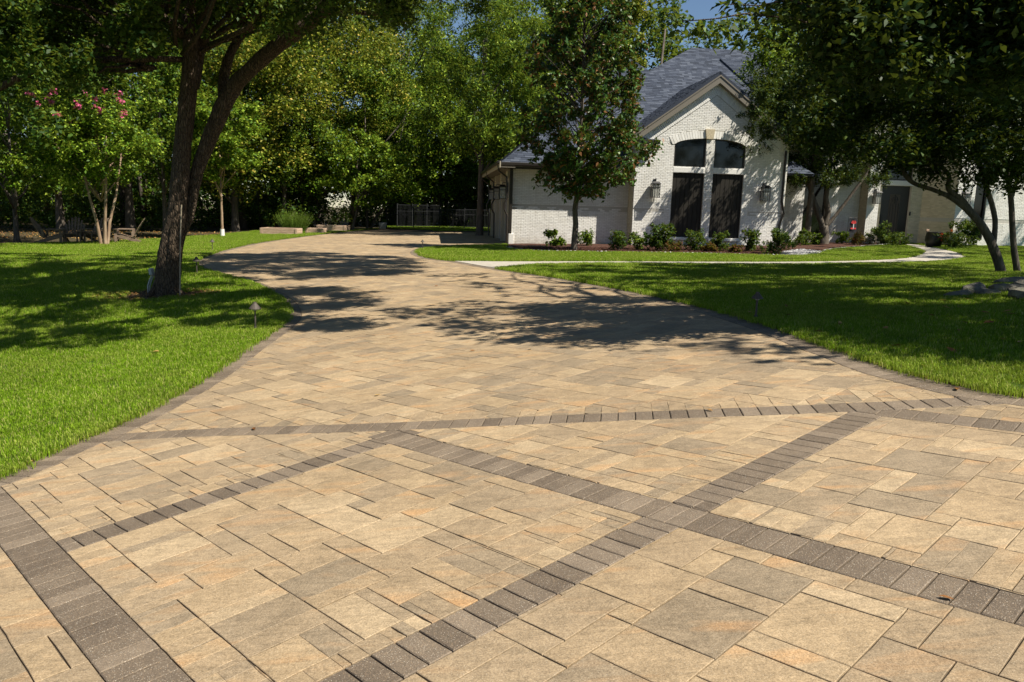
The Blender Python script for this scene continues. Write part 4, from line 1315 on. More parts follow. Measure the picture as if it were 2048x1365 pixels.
def blob_clumps(c, rad, n, shell=.55, seed=None):
    """clump centres in an ellipsoid, biased outwards"""
    d = rng.normal(size=(n, 3)); d /= np.linalg.norm(d, axis=1, keepdims=True)
    t = rng.uniform(shell ** 3, 1, n) ** (1 / 3)
    return np.asarray(c) + d * t[:, None] * np.asarray(rad)

def limb(mb, a, b, r0, r1, sag=.1, n=6, seed=0, ns=7):
    a, b = Vector(a), Vector(b); rs = random.Random(seed)
    pts = []; L = (b - a).length
    for i in range(n + 1):
        t = i / n; p = a.lerp(b, t); p.z += math.sin(math.pi * t) * sag * L
        if 0 < i < n: p += Vector((rs.uniform(-1, 1), rs.uniform(-1, 1), rs.uniform(-1, 1))) * L * .03
        pts.append(p)
    mb.tube(pts, [r0 + (r1 - r0) * i / n for i in range(n + 1)], ns, .06, seed=seed)
    return pts

def make_tree(name, base, height, crown_r, crown_lo, leafmat, leaf, n_cl, per, bark='grey_bark', tr=.16, lean=(0, 0), label='', cat='tree', group=None, cr_r=None, shell=.35, limbs=9, flat=.65, aspect=.5, split=1, cz=None, clump=None, off=(0, 0), droop=0.0):
    o = empty(name, base, label=label, cat=cat, group=group)
    hz = (height - crown_lo) / 2; c = np.array([lean[0] + off[0], lean[1] + off[1], crown_lo + hz])
    cl = blob_clumps(c, (crown_r, cr_r or crown_r, hz), n_cl, shell)
    r = clump or crown_r * .30
    P = np.concatenate([clump_pts(q, r * rng.uniform(.7, 1.25), int(per * rng.uniform(.6, 1.4)), flat=flat) for q in cl])
    leaves('crown', P, leaf, M[leafmat], o, aspect, droop=droop)
    mb = MB(); sd = random.randrange(9999)
    for s_ in range(split):
        a = 2 * math.pi * s_ / max(split, 1) + .5; bx = 0 if split == 1 else .12 * math.cos(a); by = 0 if split == 1 else .12 * math.sin(a)
        tx = lean[0] + (0 if split == 1 else crown_r * .45 * math.cos(a)); ty = lean[1] + (0 if split == 1 else crown_r * .45 * math.sin(a))
        top = crown_lo + hz * 1.3
        pts = [(bx, by, -.15), (bx * 1.1, by * 1.1, .12), (bx + (tx - bx) * .15, by + (ty - by) * .15, crown_lo * .4), (bx + (tx - bx) * .5, by + (ty - by) * .5, crown_lo * .9), (tx, ty, top)]
        f = 1 if split == 1 else .62
        mb.tube(pts, [tr * 1.45 * f, tr * 1.05 * f, tr * .9 * f, tr * .7 * f, tr * .2 * f], 10, .05, seed=sd + s_)
    tops = sorted(range(len(cl)), key=lambda i: random.random())[:limbs]
    for i in tops:
        q = cl[i]; z0 = max(crown_lo * .75, q[2] - 1.2 * math.hypot(q[0] - lean[0], q[1] - lean[1])); z0 = min(z0, crown_lo + hz)
        t = min(1, z0 / (crown_lo + hz * 1.3)); s0 = (lean[0] * t, lean[1] * t, z0)
        limb(mb, s0, q, tr * .38, tr * .08, .06, 5, sd + i, 6)
    mb.build('trunk', M[bark], o, smooth=True)
    return o

def img_tree(name, bx, by, **k):
    return make_tree(name, gp(bx, by), **k)

# trees standing behind the lawn, built where their trunks meet the ground
WT = 'trees of the wood behind the lawn'
def wt(px, depth, height, cr, lo, mat, leaf, n, per, lab, **k):
    d = ray(px, 430); x = d.x * depth
    return make_tree(k.pop('name', 'woodland_tree'), (x, depth, h(x, depth) - .05), height, cr * 1.12, max(1.3, lo * .62), mat, leaf * 1.22, int(n * 1.3), int(per * 1.4), aspect=k.pop('aspect', .62), label=lab, group=WT, **k)

young = img_tree('young_tree', 445, 474, height=7.6, crown_r=2.1, crown_lo=2.5, leafmat='leaf_lime', leaf=.19, n_cl=75, per=190, bark='smooth_bark', tr=.07, label='young bright green tree with a white guard at its foot on the side lawn', limbs=14, flat=.5)
young.children[1].active_material = M['grey_bark'] if False else young.children[1].active_material
MB().tube([(0, 0, 0), (0, 0, .38)], [.115, .10], 12).build('trunk_guard', M['white'], young)
cm = img_tree('crape_myrtle', 208, 491, height=5.6, crown_r=2.05, crown_lo=2.2, leafmat='leaf_lime', leaf=.14, n_cl=100, per=170, bark='smooth_bark', tr=.10, label='pink flowering crape myrtle with slender tan trunks in front of the wooden chairs', split=5, limbs=16, flat=.8)
fl = [np.array((random.uniform(-1.5, 1.7), random.uniform(-1.9, -.3), random.uniform(4.5, 5.7))) for _ in range(18)]
for q in fl:
    leaves('flower_cluster', clump_pts(q, .14, 32, 5, 1, .25), .09, M['flower_pink'], cm, .9, kind='stuff')

wt(30, 33, 8, 2.4, 1.5, 'leaf_lime', .12, 45, 170, 'low bright green tree at the far left edge of the lawn', tr=.12)
wt(-60, 27, 15, 5, 4.5, 'leaf_dark', .16, 80, 190, 'tall dark tree at the left edge of the picture', tr=.3)
wt(120, 44, 15, 4.6, 3.6, 'leaf_mid', .16, 110, 200, 'tall green tree behind the left pair of wooden chairs', tr=.25)
wt(260, 47, 17, 5.0, 4.6, 'leaf_dark', .17, 110, 200, 'tall dark tree behind the pink crape myrtle', tr=.28)
wt(330, 40, 9, 2.6, 3.0, 'leaf_mid', .14, 50, 170, 'middle sized green tree seen between crape myrtle and large trunk', tr=.14)
wt(470, 50, 17, 5.0, 3.4, 'leaf_yellow', .17, 130, 200, 'tall yellowing tree behind the young tree', tr=.26)
wt(560, 53, 13, 3.6, 3.2, 'leaf_mid', .15, 90, 190, 'green tree right behind the bushy herb bed', tr=.2, lean=(.6, 0))
wt(640, 58, 19, 5.6, 4.2, 'leaf_yellow', .17, 150, 200, 'tall yellow green tree with hanging sprays behind the timber beds', tr=.34, droop=.6)
wt(705, 53, 7.0, 2.6, 1.2, 'leaf_lime', .15, 60, 170, 'low lime green tree right of the timber beds', tr=.12, lean=(.5, 0))
wt(738, 56, 12, 3.0, 3.6, 'leaf_mid', .15, 60, 180, 'slanting twin stemmed tree left of the pale planter', tr=.18, split=2, lean=(1.2, 0))
wt(830, 66, 12, 4.4, 3.2, 'leaf_lime', .17, 110, 190, 'lime green tree spreading over the iron fence', tr=.22)
wt(800, 70, 20, 5.5, 6, 'leaf_mid', .17, 130, 200, 'tallest green tree behind the iron fence', tr=.3, droop=.5)
wt(930, 69, 14, 4.5, 2.6, 'leaf_dark', .16, 120, 200, 'dark tree behind the fence beside the garage', tr=.24)
wt(960, 45, 14.5, 3.4, 6.2, 'leaf_mid', .19, 95, 200, 'narrow leaved drooping tree above the far end of the garage', tr=.22, aspect=.28, droop=1.2, name='pecan_tree')
wt(1090, 52, 17, 4.6, 6.0, 'leaf_mid', .17, 100, 200, 'tall green tree rising behind the garage roof', tr=.26)
wt(1190, 62, 20.5, 3.0, 8, 'leaf_yellow', .19, 110, 200, 'tall yellow green tree left of the patch of sky', tr=.3)
wt(1335, 75, 13.6, 3.6, 8, 'leaf_lime', .2, 70, 190, 'distant small green crown just above the hip roof', tr=.3)
wt(1700, 64, 19, 6, 6, 'leaf_mid', .2, 90, 200, 'broad green tree behind the entry roof', tr=.3)

# magnolia in front of the garage wall
mg = gp(1148, 502)
mag = empty('magnolia_tree', mg, label='tall magnolia with glossy leaves and rusty undersides in front of the garage wall', cat='tree')
prof = [(2.6, 1.0), (3.1, 2.0), (3.9, 2.3), (4.8, 2.15), (5.7, 2.0), (6.6, 1.9), (7.6, 1.7), (8.6, 1.45), (9.6, 1.2), (10.6, .8)]
P = []; mb = MB()
mb.tube([(0, 0, -.1), (.0, 0, .1), (.02, 0, 1.0), (-.03, .03, 1.5), (.06, 0, 2.4), (.08, 0, 4.5), (.05, .1, 7), (0, 0, 10.4)], [.17, .125, .105, .10, .09, .07, .05, .015], 10, .06, seed=3)
for z_, r_ in prof:
    nn_ = int(16 * r_)
    for i in range(nn_):
        a = random.random() * 6.283; rr_ = r_ * random.uniform(.4, 1.04)
        q = np.array((.22 + 1.08 * rr_ * math.cos(a), rr_ * math.sin(a), z_ + random.uniform(-.5, .5)))
        if q[0] < -1.5 and q[2] < 3.3: continue
        P.append(clump_pts(q, random.uniform(.35, .62), 105, 9, .9, .10))
        if random.random() < .55: limb(mb, (.06, 0, max(2.0, q[2] - .6 * rr_ - .3)), q, .025, .008, .05, 4, i, 5)
leaves('crown', np.concatenate(P), .19, M['leaf_magnolia'], mag, .45, up=.1)
mb.build('trunk', M['grey_bark'], mag, smooth=True)

# woods beyond: one mass
bp = []
for _ in range(900):
    x = random.uniform(-62, 46); y = 62 + random.uniform(0, 14) + (8 if -15 < x < 3 else 0); z_ = random.uniform(.3, 19) ** 1.0
    if x > 12: y += 6
    bp.append(clump_pts((x, y, z_), 1.9, 120, 9, .8, .16))
for _ in range(420):      # low understorey closing the view under the crowns
    x = random.uniform(-60, 14); bp.append(clump_pts((x, random.uniform(57, 66) + (12 if -15 < x < 3 else 0), random.uniform(-1, 5)), 1.6, 100, 9, .8, .16))
for _ in range(160):
    x = random.uniform(-48, -26); bp.append(clump_pts((x, random.uniform(30, 58), random.uniform(3, 17)), 1.7, 100, 9, .8, .16))
for _ in range(420):
    bp.append(clump_pts((random.uniform(-75, 20), random.uniform(84, 90), random.uniform(-2, 7)), 2.2, 100, 9, .8, .16))
for _ in range(160):
    bp.append(clump_pts((random.uniform(-58, -40), random.uniform(28, 84), random.uniform(-2, 6)), 2.0, 100, 9, .8, .16))
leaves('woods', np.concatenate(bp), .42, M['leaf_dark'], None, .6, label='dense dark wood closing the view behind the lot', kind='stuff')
tk = MB()
for i in range(70):
    x = random.uniform(-50, 10); y = random.uniform(52, 66) + (14 if -15 < x < 3 else 0); r_ = random.uniform(.06, .22); l = random.uniform(-1.5, 1.5)
    z0 = h(x, y) - .1
    tk.tube([(x, y, z0), (x + l * .3, y, z0 + 4), (x + l, y, z0 + 13)], [r_ * 1.2, r_, r_ * .5], 7, .08, seed=i)
tk.build('wood_trunks', M['grey_bark'], kind='stuff', label='bare trunks standing in the shade of the wood', smooth=True)
# undergrowth along the wood edge
ug = []
for _ in range(260):
    x = random.uniform(-42, 4); y = 46 + random.uniform(0, 10) + (20 if x > -13 else 5 if x > -20 else 0)
    ug.append(clump_pts((x, y, h(x, y) + random.uniform(.1, 1.9)), .9, 100, 8, .8, .16))
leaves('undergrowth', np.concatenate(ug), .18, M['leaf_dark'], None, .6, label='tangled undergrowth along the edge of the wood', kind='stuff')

# ---- big tree on the side lawn
bt = gp(331, 593)
BD = bt.y
big = empty('shade_tree', bt, label='large rough barked shade tree with two leaning stems on the side lawn', cat='tree')
def A(px, py, dy=0.0):
    p = at(px, py, BD + dy); return p - bt
ppm = F_ / BD
mb = MB()
def stem(mb, pts, rads, n=14, nz=.06, seed=0, sub=4):
    pts = [Vector(p) for p in pts]
    # Catmull-Rom refinement
    P_, R_ = [], []
    for i in range(len(pts) - 1):
        p0_, p1_, p2_, p3_ = pts[max(i - 1, 0)], pts[i], pts[i + 1], pts[min(i + 2, len(pts) - 1)]
        for k in range(sub):
            t = k / sub
            P_.append(.5 * ((2 * p1_) + (p2_ - p0_) * t + (2 * p0_ - 5 * p1_ + 4 * p2_ - p3_) * t * t + (3 * p1_ - p0_ - 3 * p2_ + p3_) * t ** 3))
            R_.append(rads[i] + (rads[i + 1] - rads[i]) * t)
    P_.append(pts[-1]); R_.append(rads[-1])
    mb.tube(P_, R_, n, nz, seed=seed)
px_r = lambda w: w / 2 / ppm
stem(mb, [A(331, 604), A(331, 594), A(334, 572), A(336, 530), A(341, 490), A(348, 455), A(355, 411), A(361, 342), A(367, 274), A(375, 205), A(381, 137), A(381, 68), A(377, 0), A(384, -120), A(380, -330)],
     [px_r(66), px_r(52), px_r(47), px_r(44), px_r(41), px_r(38), px_r(34), px_r(34), px_r(32), px_r(32), px_r(31), px_r(28), px_r(27), px_r(24), px_r(12)], 20, .045, 1)
for k_ in range(7):
    a_ = k_ * .9 + .3; c_, s_ = math.cos(a_), math.sin(a_)
    mb.tube([(.10 * c_, .10 * s_, .42), (.17 * c_, .17 * s_, .20), (.26 * c_, .26 * s_, .07), (.40 * c_, .40 * s_, -.03)], [.06, .075, .065, .03], 8, .1, seed=k_)
b2 = MB()
stem(b2, [A(345, 596, .22), A(348, 560, .22), A(354, 500, .22), A(362, 467, .22), A(374, 438, .2), A(381, 411, .2), A(395, 342, .2), A(420, 274, .2), A(447, 212, .2), A(470, 172, .2), A(495, 145, 0), A(545, 100, -.2), A(600, 60, -.4), A(634, 32, -.5), A(665, -10, -.6), A(730, -90, -.8), A(830, -160, -1)],
     [px_r(30), px_r(26), px_r(22), px_r(22), px_r(22), px_r(22), px_r(25), px_r(30), px_r(33), px_r(30), px_r(28), px_r(28), px_r(26), px_r(24), px_r(21), px_r(16), px_r(8)], 14, .06, 2)
b3 = MB()
stem(b3, [A(388, 175, .1), A(396, 110, .2), A(412, 60, .3), A(425, 10, .4), A(450, -80, .6), A(500, -220, .9)], [px_r(22), px_r(24), px_r(23), px_r(22), px_r(18), px_r(8)], 10, .06, 3)
stem(b3, [A(448, 212, .3), A(447, 175, .5), A(452, 135, .6), A(470, 90, .7), A(505, 48, .8), A(560, 12, .9), A(640, -40, 1)], [px_r(24), px_r(22), px_r(20), px_r(17), px_r(17), px_r(14), px_r(8)], 9, .06, 4)
stem(b3, [A(505, 48, .8), A(540, 50, .9), A(575, 70, 1), A(600, 62, .9)], [px_r(12), px_r(11), px_r(10), px_r(8)], 7, .05, 5)
stem(b3, [A(634, 32, -.5), A(680, 20, -.4), A(740, 28, -.3), A(800, 30, -.2)], [px_r(16), px_r(13), px_r(9), px_r(4)], 7, .05, 6)
stem(b3, [A(368, 70, 0), A(300, 20, -.5), A(190, -30, -1), A(60, -60, -1.5)], [px_r(24), px_r(19), px_r(14), px_r(7)], 8, .05, 7)
stem(b3, [A(370, 120, 0), A(300, 118, -.6), A(200, 120, -.9), A(110, 118, -1.1), A(50, 150, -1.3), A(-10, 180, -1.4)], [px_r(12), px_r(12), px_r(12), px_r(12), px_r(13), px_r(12)], 8, .05, 8)
mb.build('trunk', M['bark'], big, smooth=True)
b2.build('stem', M['bark'], big, smooth=True)
b3.build('branch', M['bark'], big, smooth=True)
# crown: leaf masses sit where their shadows fall, along the sun's ray
def cast(px, py, hh):
    g = gp(px, py); t = hh / SUN.z
    return np.array(g + SUN * t)
def shadow_poly_pts(poly_px, n, h0, h1):
    xs_ = [p[0] for p in poly_px]; ys_ = [p[1] for p in poly_px]; out = []
    # sample evenly on the ground, not in the picture
    gpoly = [tuple(gp(*p).xy) for p in poly_px]
    gx0, gx1 = min(p[0] for p in gpoly), max(p[0] for p in gpoly); gy0, gy1 = min(p[1] for p in gpoly), max(p[1] for p in gpoly)
    while len(out) < n:
        x, y = random.uniform(gx0, gx1), random.uniform(gy0, gy1)
        if in_poly([(x, y)], gpoly)[0]:
            hh = random.uniform(h0, h1); out.append(np.array((x, y, h(x, y))) + np.array(SUN) * (hh / SUN.z))
    return out
def filt(pts, boxes):
    """drop clumps that would hang inside parts of the view that are open"""
    o = []
    for p in pts:
        q = to_px(p)
        if q[2] > 0 and any(b[0] < q[0] < b[1] and b[2] < q[1] < b[3] for b in boxes): continue
        o.append(p)
    return o
openv = [(250, 2048, 80, 1365), (-200, 330, 160, 1365)]
cl = []
cl += shadow_poly_pts([(-300, 510), (380, 508), (370, 560), (250, 590), (-300, 600)], 150, 4.8, 9)
cl += shadow_poly_pts([(-400, 590), (300, 585), (260, 690), (60, 705), (-400, 730)], 70, 5, 8)
cl += shadow_poly_pts([(300, 580), (540, 590), (560, 655), (480, 660), (330, 640)], 30, 5, 7.5)
cl += shadow_poly_pts([(410, 510), (560, 503), (700, 508), (840, 520), (800, 545), (640, 560), (450, 556), (400, 535)], 200, 7.5, 11)
cl += shadow_poly_pts([(500, 578), (640, 576), (760, 590), (740, 612), (600, 622), (550, 600)], 28, 6.3, 8.5)
cl += shadow_poly_pts([(560, 636), (700, 640), (745, 652), (640, 662), (570, 660)], 9, 6, 7.5)
cl += shadow_poly_pts([(760, 488), (885, 488), (885, 494), (760, 493)], 5, 9, 12)
cl = filt(cl, openv)
# visible lower fringe of the crown at the top left
for _ in range(120):
    x = random.uniform(-80, 420) if random.random() < .72 else random.uniform(420, 900)
    yv = random.uniform(-120, 150) if x < 300 else random.uniform(-120, 25)
    cl.append(np.array(at(x, yv, BD + random.uniform(-2.5, 2.5))))
Pm = np.concatenate([clump_pts(q, random.uniform(.45, .8), 420, 13, .7, .12) for q in cl]) - np.array(bt)
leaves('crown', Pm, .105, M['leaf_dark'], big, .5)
tw = MB()
for i, q in enumerate(random.sample(cl, 60)):
    e = Vector(q) - bt
    s0 = Vector((.2 + e.x * .18, e.y * .15, 4.2 + abs(e.z - 4.2) * .35))
    limb(tw, s0, e, .045, .010, .03, 6, i, 5)
tw.build('twigs', M['bark'], big, smooth=True, kind='stuff')
# pale rope hanging down the trunk and the outlet on its left
MB().tube([A(360, 590, -.42), A(360, 540, -.42), A(361, 470, -.38), A(363, 410, -.34)], .012, 6).build('rope', M['cord'], big)

# ---- shading tree right of the frame, crown over the front lawn
nt = Vector((12.5, 8.5, h(12.5, 8.5)))
near = empty('oak_tree', nt, label='overhanging leafy branch of the nearest tree at the top right of the picture', cat='tree')
cl = []
cl += shadow_poly_pts([(1010, 535), (1400, 536), (1900, 540), (2300, 560), (2300, 700), (1700, 640), (1400, 590), (1100, 550)], 250, 5.2, 9.5)
cl += shadow_poly_pts([(1400, 600), (1650, 640), (2100, 690), (2400, 730), (2300, 770), (1900, 720), (1600, 670)], 42, 4.5, 7)
cl += shadow_poly_pts([(1350, 585), (1600, 610), (2300, 640), (2500, 720), (2048, 700), (1750, 670), (1500, 625)], 90, 5, 8)
cl_d = shadow_poly_pts([(870, 552), (1000, 542), (1200, 568), (1350, 605), (1300, 640), (1150, 625), (980, 590)], 62, 6, 9)
cl_d += shadow_poly_pts([(780, 608), (1000, 602), (1300, 630), (1440, 655), (1560, 690), (1500, 705), (1300, 690), (1100, 690), (940, 670), (780, 645)], 72, 5.6, 8)
cl_d += shadow_poly_pts([(765, 632), (900, 612), (1000, 640), (940, 668), (820, 655)], 13, 6, 8)
cl_d += shadow_poly_pts([(1420, 690), (1600, 690), (1680, 720), (1560, 722)], 6, 5, 6.5)
cl = filt(cl, [(-100, 1470, -300, 1365), (1400, 1600, -110, 1365), (1600, 2048, 150, 1365)])
cl_d = filt(cl_d, [(-100, 1470, -40, 1365), (1400, 2048, 150, 1365)])
vis = []
for _ in range(120):
    x = random.uniform(1610, 2150); y = random.uniform(-100, 150 if x > 1660 else 35)
    vis.append(np.array(at(x, y, random.uniform(7.5, 11.5))))
# the low spray that crosses the sky
spray = []
for k in range(26):
    t = k / 25; x = 1352 + t * 240; y = 44 + 45 * t + random.uniform(-10, 26) * t
    spray.append(np.array(at(x, y, 8.6 + t * .8)))
for k in range(20):
    t = k / 19; x = 1440 + t * 220; y = 8 + 30 * t + random.uniform(-12, 20) * t
    spray.append(np.array(at(x, y, 8.9 + t * .6)))
Pm = np.concatenate([clump_pts(q, random.uniform(.45, .8), 330, 12, .7, .12) for q in cl + vis] + [clump_pts(q, random.uniform(.35, .6), 74, 6, .7, .07) for q in cl_d]) - np.array(nt)
Ps = np.concatenate([clump_pts(q, .13, 9, 5, .8, .3) for q in spray]) - np.array(nt)
leaves('crown', np.concatenate([Pm]), .10, M['leaf_shaded'], near, .5)
leaves('leaf_spray', Ps, .095, M['leaf_dry'] if False else M['leaf_dark'], near, .55, droop=1.0, kind='stuff')
tw = MB()
limb(tw, Vector(at(1900, 60, 10)) - nt, Vector(at(1352, 44, 8.6)) - nt, .03, .004, .01, 8, 3, 5)
limb(tw, Vector(at(1900, 20, 10)) - nt, Vector(at(1440, 8, 8.9)) - nt, .03, .004, .01, 8, 4, 5)
stem(tw, [(0, 0, -.2), (0, 0, .3), (-.2, .1, 2.5), (-1.2, .3, 4.4), (-3.5, 1.0, 6.2), (-6.5, 2.4, 7.4)], [.42, .3, .26, .2, .12, .03], 12, .05, 4)
for i, q in enumerate(random.sample(cl, 60)):
    e = Vector(q) - nt; t = min(max(-e.x / 7, 0), 1)
    limb(tw, Vector((-6 * t, 2 * t, 4.6 + 2.6 * t)), e, .05, .010, .03, 6, i, 5)
tw.build('branch', M['bark'], near, smooth=True)

# ---- leaning tree by the rocks
lt = gp(2003, 549); LD = lt.y
lean = empty('leaning_tree', lt, label='multi stemmed tree leaning left over the rocks at the right edge', cat='tree')
def B(px, py, dy=0.0): return at(px, py, LD + dy) - lt
lp = F_ / LD; lr = lambda w: w * .82 / 2 / lp
mb = MB()
stem(mb, [B(2006, 560), B(2003, 549), B(1992, 510), B(1972, 465), B(1950, 435), B(1925, 412), B(1895, 392), B(1860, 378), B(1830, 368), B(1812, 352), B(1795, 318), B(1770, 290)], [lr(32), lr(24), lr(21), lr(20), lr(17), lr(14), lr(11), lr(10), lr(10), lr(11), lr(9), lr(5)], 10, .06, 1)
mb.build('trunk', M['grey_bark'], lean, smooth=True)
mb = MB()
stem(mb, [B(1950, 435), B(1925, 402), B(1902, 385), B(1896, 372), B(1898, 352), B(1880, 332), B(1850, 315), B(1830, 300), B(1790, 255)], [lr(16), lr(14), lr(12), lr(12), lr(10), lr(10), lr(10), lr(8), lr(4)], 8, .06, 2)
stem(mb, [B(1985, 500, .1), B(1990, 440, .3), B(1975, 380, .4), B(1960, 330, .5), B(1930, 260, .6), B(1900, 190, .8)], [lr(14), lr(12), lr(12), lr(12), lr(9), lr(4)], 8, .06, 3)
mb.build('branch', M['grey_bark'], lean, smooth=True)
mb = MB()
stem(mb, [B(2038, 556, .4), B(2034, 540, .4), B(2026, 480, .4), B(2022, 400, .5), B(2014, 350, .5), B(2000, 280, .5), B(1985, 200, .6), B(1990, 100, .7)], [lr(20), lr(16), lr(14), lr(13), lr(12), lr(11), lr(9), lr(4)], 9, .06, 4)
stem(mb, [B(2022, 400, .5), B(2040, 340, .5), B(2060, 250, .5)], [lr(9), lr(8), lr(4)], 7, .06, 5)
mb.build('stem', M['grey_bark'], lean, smooth=True)
cl = []
for _ in range(330):
    x = random.uniform(1600, 2150); y = random.uniform(90, 350)
    if x < 1820 and y > 300: continue
    if 1835 < x < 1990 and y > 320: continue
    cl.append(np.array(at(x, y, LD + random.uniform(-3.0, 3.0))))
for x, y in ((1840, 300), (1860, 330), (1880, 350), (1935, 330), (1950, 360), (1965, 300), (2030, 340), (2045, 380), (1800, 330), (1770, 320), (1910, 290), (1985, 350)):
    cl.append(np.array(at(x, y, LD + random.uniform(-.8, .8))))
# mostly unseen leaf clumps, added to shade the entry and right wing
for _ in range(130): cl.append(np.array((random.uniform(21.5, 33), random.uniform(30, 38), random.uniform(6.5, 12))))
for _ in range(130): cl.append(np.array((random.uniform(17, 28), random.uniform(24, 33), random.uniform(5.0, 11))))
for _ in range(70): cl.append(np.array((random.uniform(12, 26), random.uniform(16, 29), random.uniform(4.5, 9.0))))
Pm = np.concatenate([clump_pts(q, random.uniform(.4, .7), 260, 11, .7, .12) for q in cl]) - np.array(lt)
leaves('crown', Pm, .105, M['leaf_shaded'], lean, .5, droop=.4)

# ---- dark crape myrtle before the entry
ct_ = gp(1640, 489); CD = ct_.y
cmd = empty('crape_myrtle', ct_, label='dark crape myrtle with pale forked trunk in the planting bed before the entry', cat='tree')
def Cc(px, py, dy=0.0): return at(px, py, CD + dy) - ct_
cp = F_ / CD; cr = lambda w: w / 2 / cp
mb = MB()
stem(mb, [Cc(1646, 500), Cc(1646, 488), Cc(1648, 470), Cc(1647, 452)], [cr(30), cr(22), cr(18), cr(18)], 10, .08, 1)
stem(mb, [Cc(1647, 455), Cc(1640, 438), Cc(1632, 415), Cc(1622, 385), Cc(1610, 340)], [cr(13), cr(11), cr(11), cr(9), cr(4)], 8, .06, 2)
stem(mb, [Cc(1648, 452), Cc(1656, 425), Cc(1652, 395), Cc(1660, 340), Cc(1665, 260)], [cr(11), cr(11), cr(10), cr(8), cr(3)], 8, .06, 3)
stem(mb, [Cc(1650, 456), Cc(1664, 440), Cc(1684, 415), Cc(1710, 380), Cc(1735, 345), Cc(1760, 300)], [cr(9), cr(7), cr(6), cr(6), cr(5), cr(3)], 8, .06, 4)
mb.build('trunk', M['grey_bark'], cmd, smooth=True)
cl = []
for _ in range(230):
    x = random.gauss(1645, 70); y = random.uniform(120, 365)
    if (x < 1540 and y > 330) or x < 1490: continue
    cl.append(np.array(at(x, y, CD + random.uniform(-2.4, 1.6))))
for _ in range(60):
    cl.append(np.array(at(random.uniform(1490, 1670), random.uniform(150, 300), CD + random.uniform(-5.5, -2.5))))
for x, y in ((1470, 215), (1480, 245), (1500, 262), (1505, 300), (1530, 320), (1555, 350), (1580, 352), (1520, 210), (1710, 350), (1735, 330), (1545, 280)):
    cl.append(np.array(at(x, y, CD - 1.3)))
Pm = np.concatenate([clump_pts(q, random.uniform(.45, .8), 260, 12, .7, .10) for q in cl]) - np.array(ct_)
leaves('crown', Pm, .11, M['leaf_shaded'], cmd, .5, droop=.5)
# long twigs reaching left across the gable
tw = MB(); tl = []
for (x0, y0, x1, y1) in ((1530, 215, 1425, 196), (1530, 245, 1415, 242), (1540, 265, 1425, 285), (1540, 300, 1378, 305), (1550, 330, 1470, 352), (1560, 345, 1500, 376), (1600, 370, 1560, 400)):
    a, b = at(x0, y0, CD - 1.6) - ct_, at(x1, y1, CD - 1.8) - ct_
    limb(tw, a, b, .015, .004, .02, 6, int(x1), 4)
    for k in range(60):
        t = random.random() ** .8; p = a.lerp(b, t); tl.append((p.x + random.gauss(0, .03), p.y + random.gauss(0, .05), p.z + random.gauss(-.02, .07)))
tw.build('twig', M['grey_bark'], cmd)
leaves('leaf_spray', np.array(tl), .085, M['leaf_shaded'], cmd, .45, kind='stuff')
# courtyard tree rising right behind the gable
q = hw(14.1, 1.2)
make_tree('courtyard_tree', (q.x, q.y, q.z), 10.9, 3.4, 4.9, 'leaf_lime', .14, 170, 230, 'grey_bark', .14, label='leafy sunlit tree rising behind the front gable', limbs=14, clump=.8, shell=.3)

# ------------------------------------------------------------------ shrubs along the house
def shrub(px, py, top, wpx, mat, lab, leaf=.06, n=None, v=None, cat='shrub', name='shrub', group='shrubs in the bed along the house wall', flat=1.0, up=.3):
    g = gp(px, py); pm = F_ / g.y; H0 = (py - top) / pm; W0 = wpx / pm / 2
    o = empty(name, g, label=lab, cat=cat, group=group)
    cs = [np.array((random.gauss(0, W0 * .5), random.gauss(0, W0 * .5), H0 * random.uniform(.15, .85))) for _ in range(22)]
    P = np.concatenate([clump_pts(c, W0 * .5, (n or 80), 9, 1.1, .12) for c in cs]); P[:, 2] = np.clip(P[:, 2], .02, H0 * 1.08)
    leaves('foliage', P, leaf * 1.35, M[mat], o, .55, up=up)
    mb = MB()
    for i in range(5):
        c = cs[i]; limb(mb, (0, 0, -.03), c, .018, .005, 0, 3, i, 4)
    mb.build('stems', M['grey_bark'], o, kind='stuff')
    return o
shrub(1108, 494, 459, 30, 'leaf_lime', 'small light green shrub left of the magnolia trunk', .07)
shrub(1172, 493, 458, 36, 'leaf_mid', 'loose light green shrub right of the magnolia trunk', .07, 50)
shrub(1238, 502, 460, 40, 'leaf_dark', 'rounded dark shrub at the outer corner of the garage wall')
shrub(1314, 503, 445, 58, 'leaf_dark', 'largest dark shrub under the left lantern', .07, 130)
shrub(1274, 501, 466, 34, 'leaf_mid', 'airy shrub left of the largest dark shrub', .06, 50)
shrub(1390, 503, 456, 42, 'leaf_dark', 'dark conical shrub before the left dark panel')
shrub(1440, 504, 460, 34, 'leaf_dark', 'narrow dark shrub before the right dark panel')
shrub(1498, 505, 457, 34, 'leaf_dark', 'upright dark shrub right of the dark panels')
shrub(1550, 510, 458, 50, 'leaf_dark', 'wide dark shrub at the right corner of the gable wall', .06, 110)
shrub(1345, 504, 482, 26, 'leaf_red', 'low reddish shrub under the left dark panel', .05)
shrub(1420, 505, 486, 22, 'leaf_red', 'low reddish plant between the two conical shrubs', .05)
shrub(1470, 507, 487, 22, 'leaf_red', 'low reddish plant left of the upright dark shrub', .05)
shrub(1604, 492, 458, 36, 'leaf_dark', 'dark shrub left of the forked crape myrtle trunk')
shrub(1632, 491, 466, 22, 'leaf_lime', 'bright green little shrub touching the crape myrtle trunk', .06, 60)
shrub(1684, 489, 462, 24, 'leaf_lime', 'yellow green shrub left of the garden flag', .06, 60)
shrub(1712, 491, 466, 34, 'leaf_red', 'pinkish leaved shrub below the garden flag', .05, 60)
shrub(1764, 490, 444, 50, 'leaf_dark', 'tall dark shrub before the pier by the front door', .07, 110)
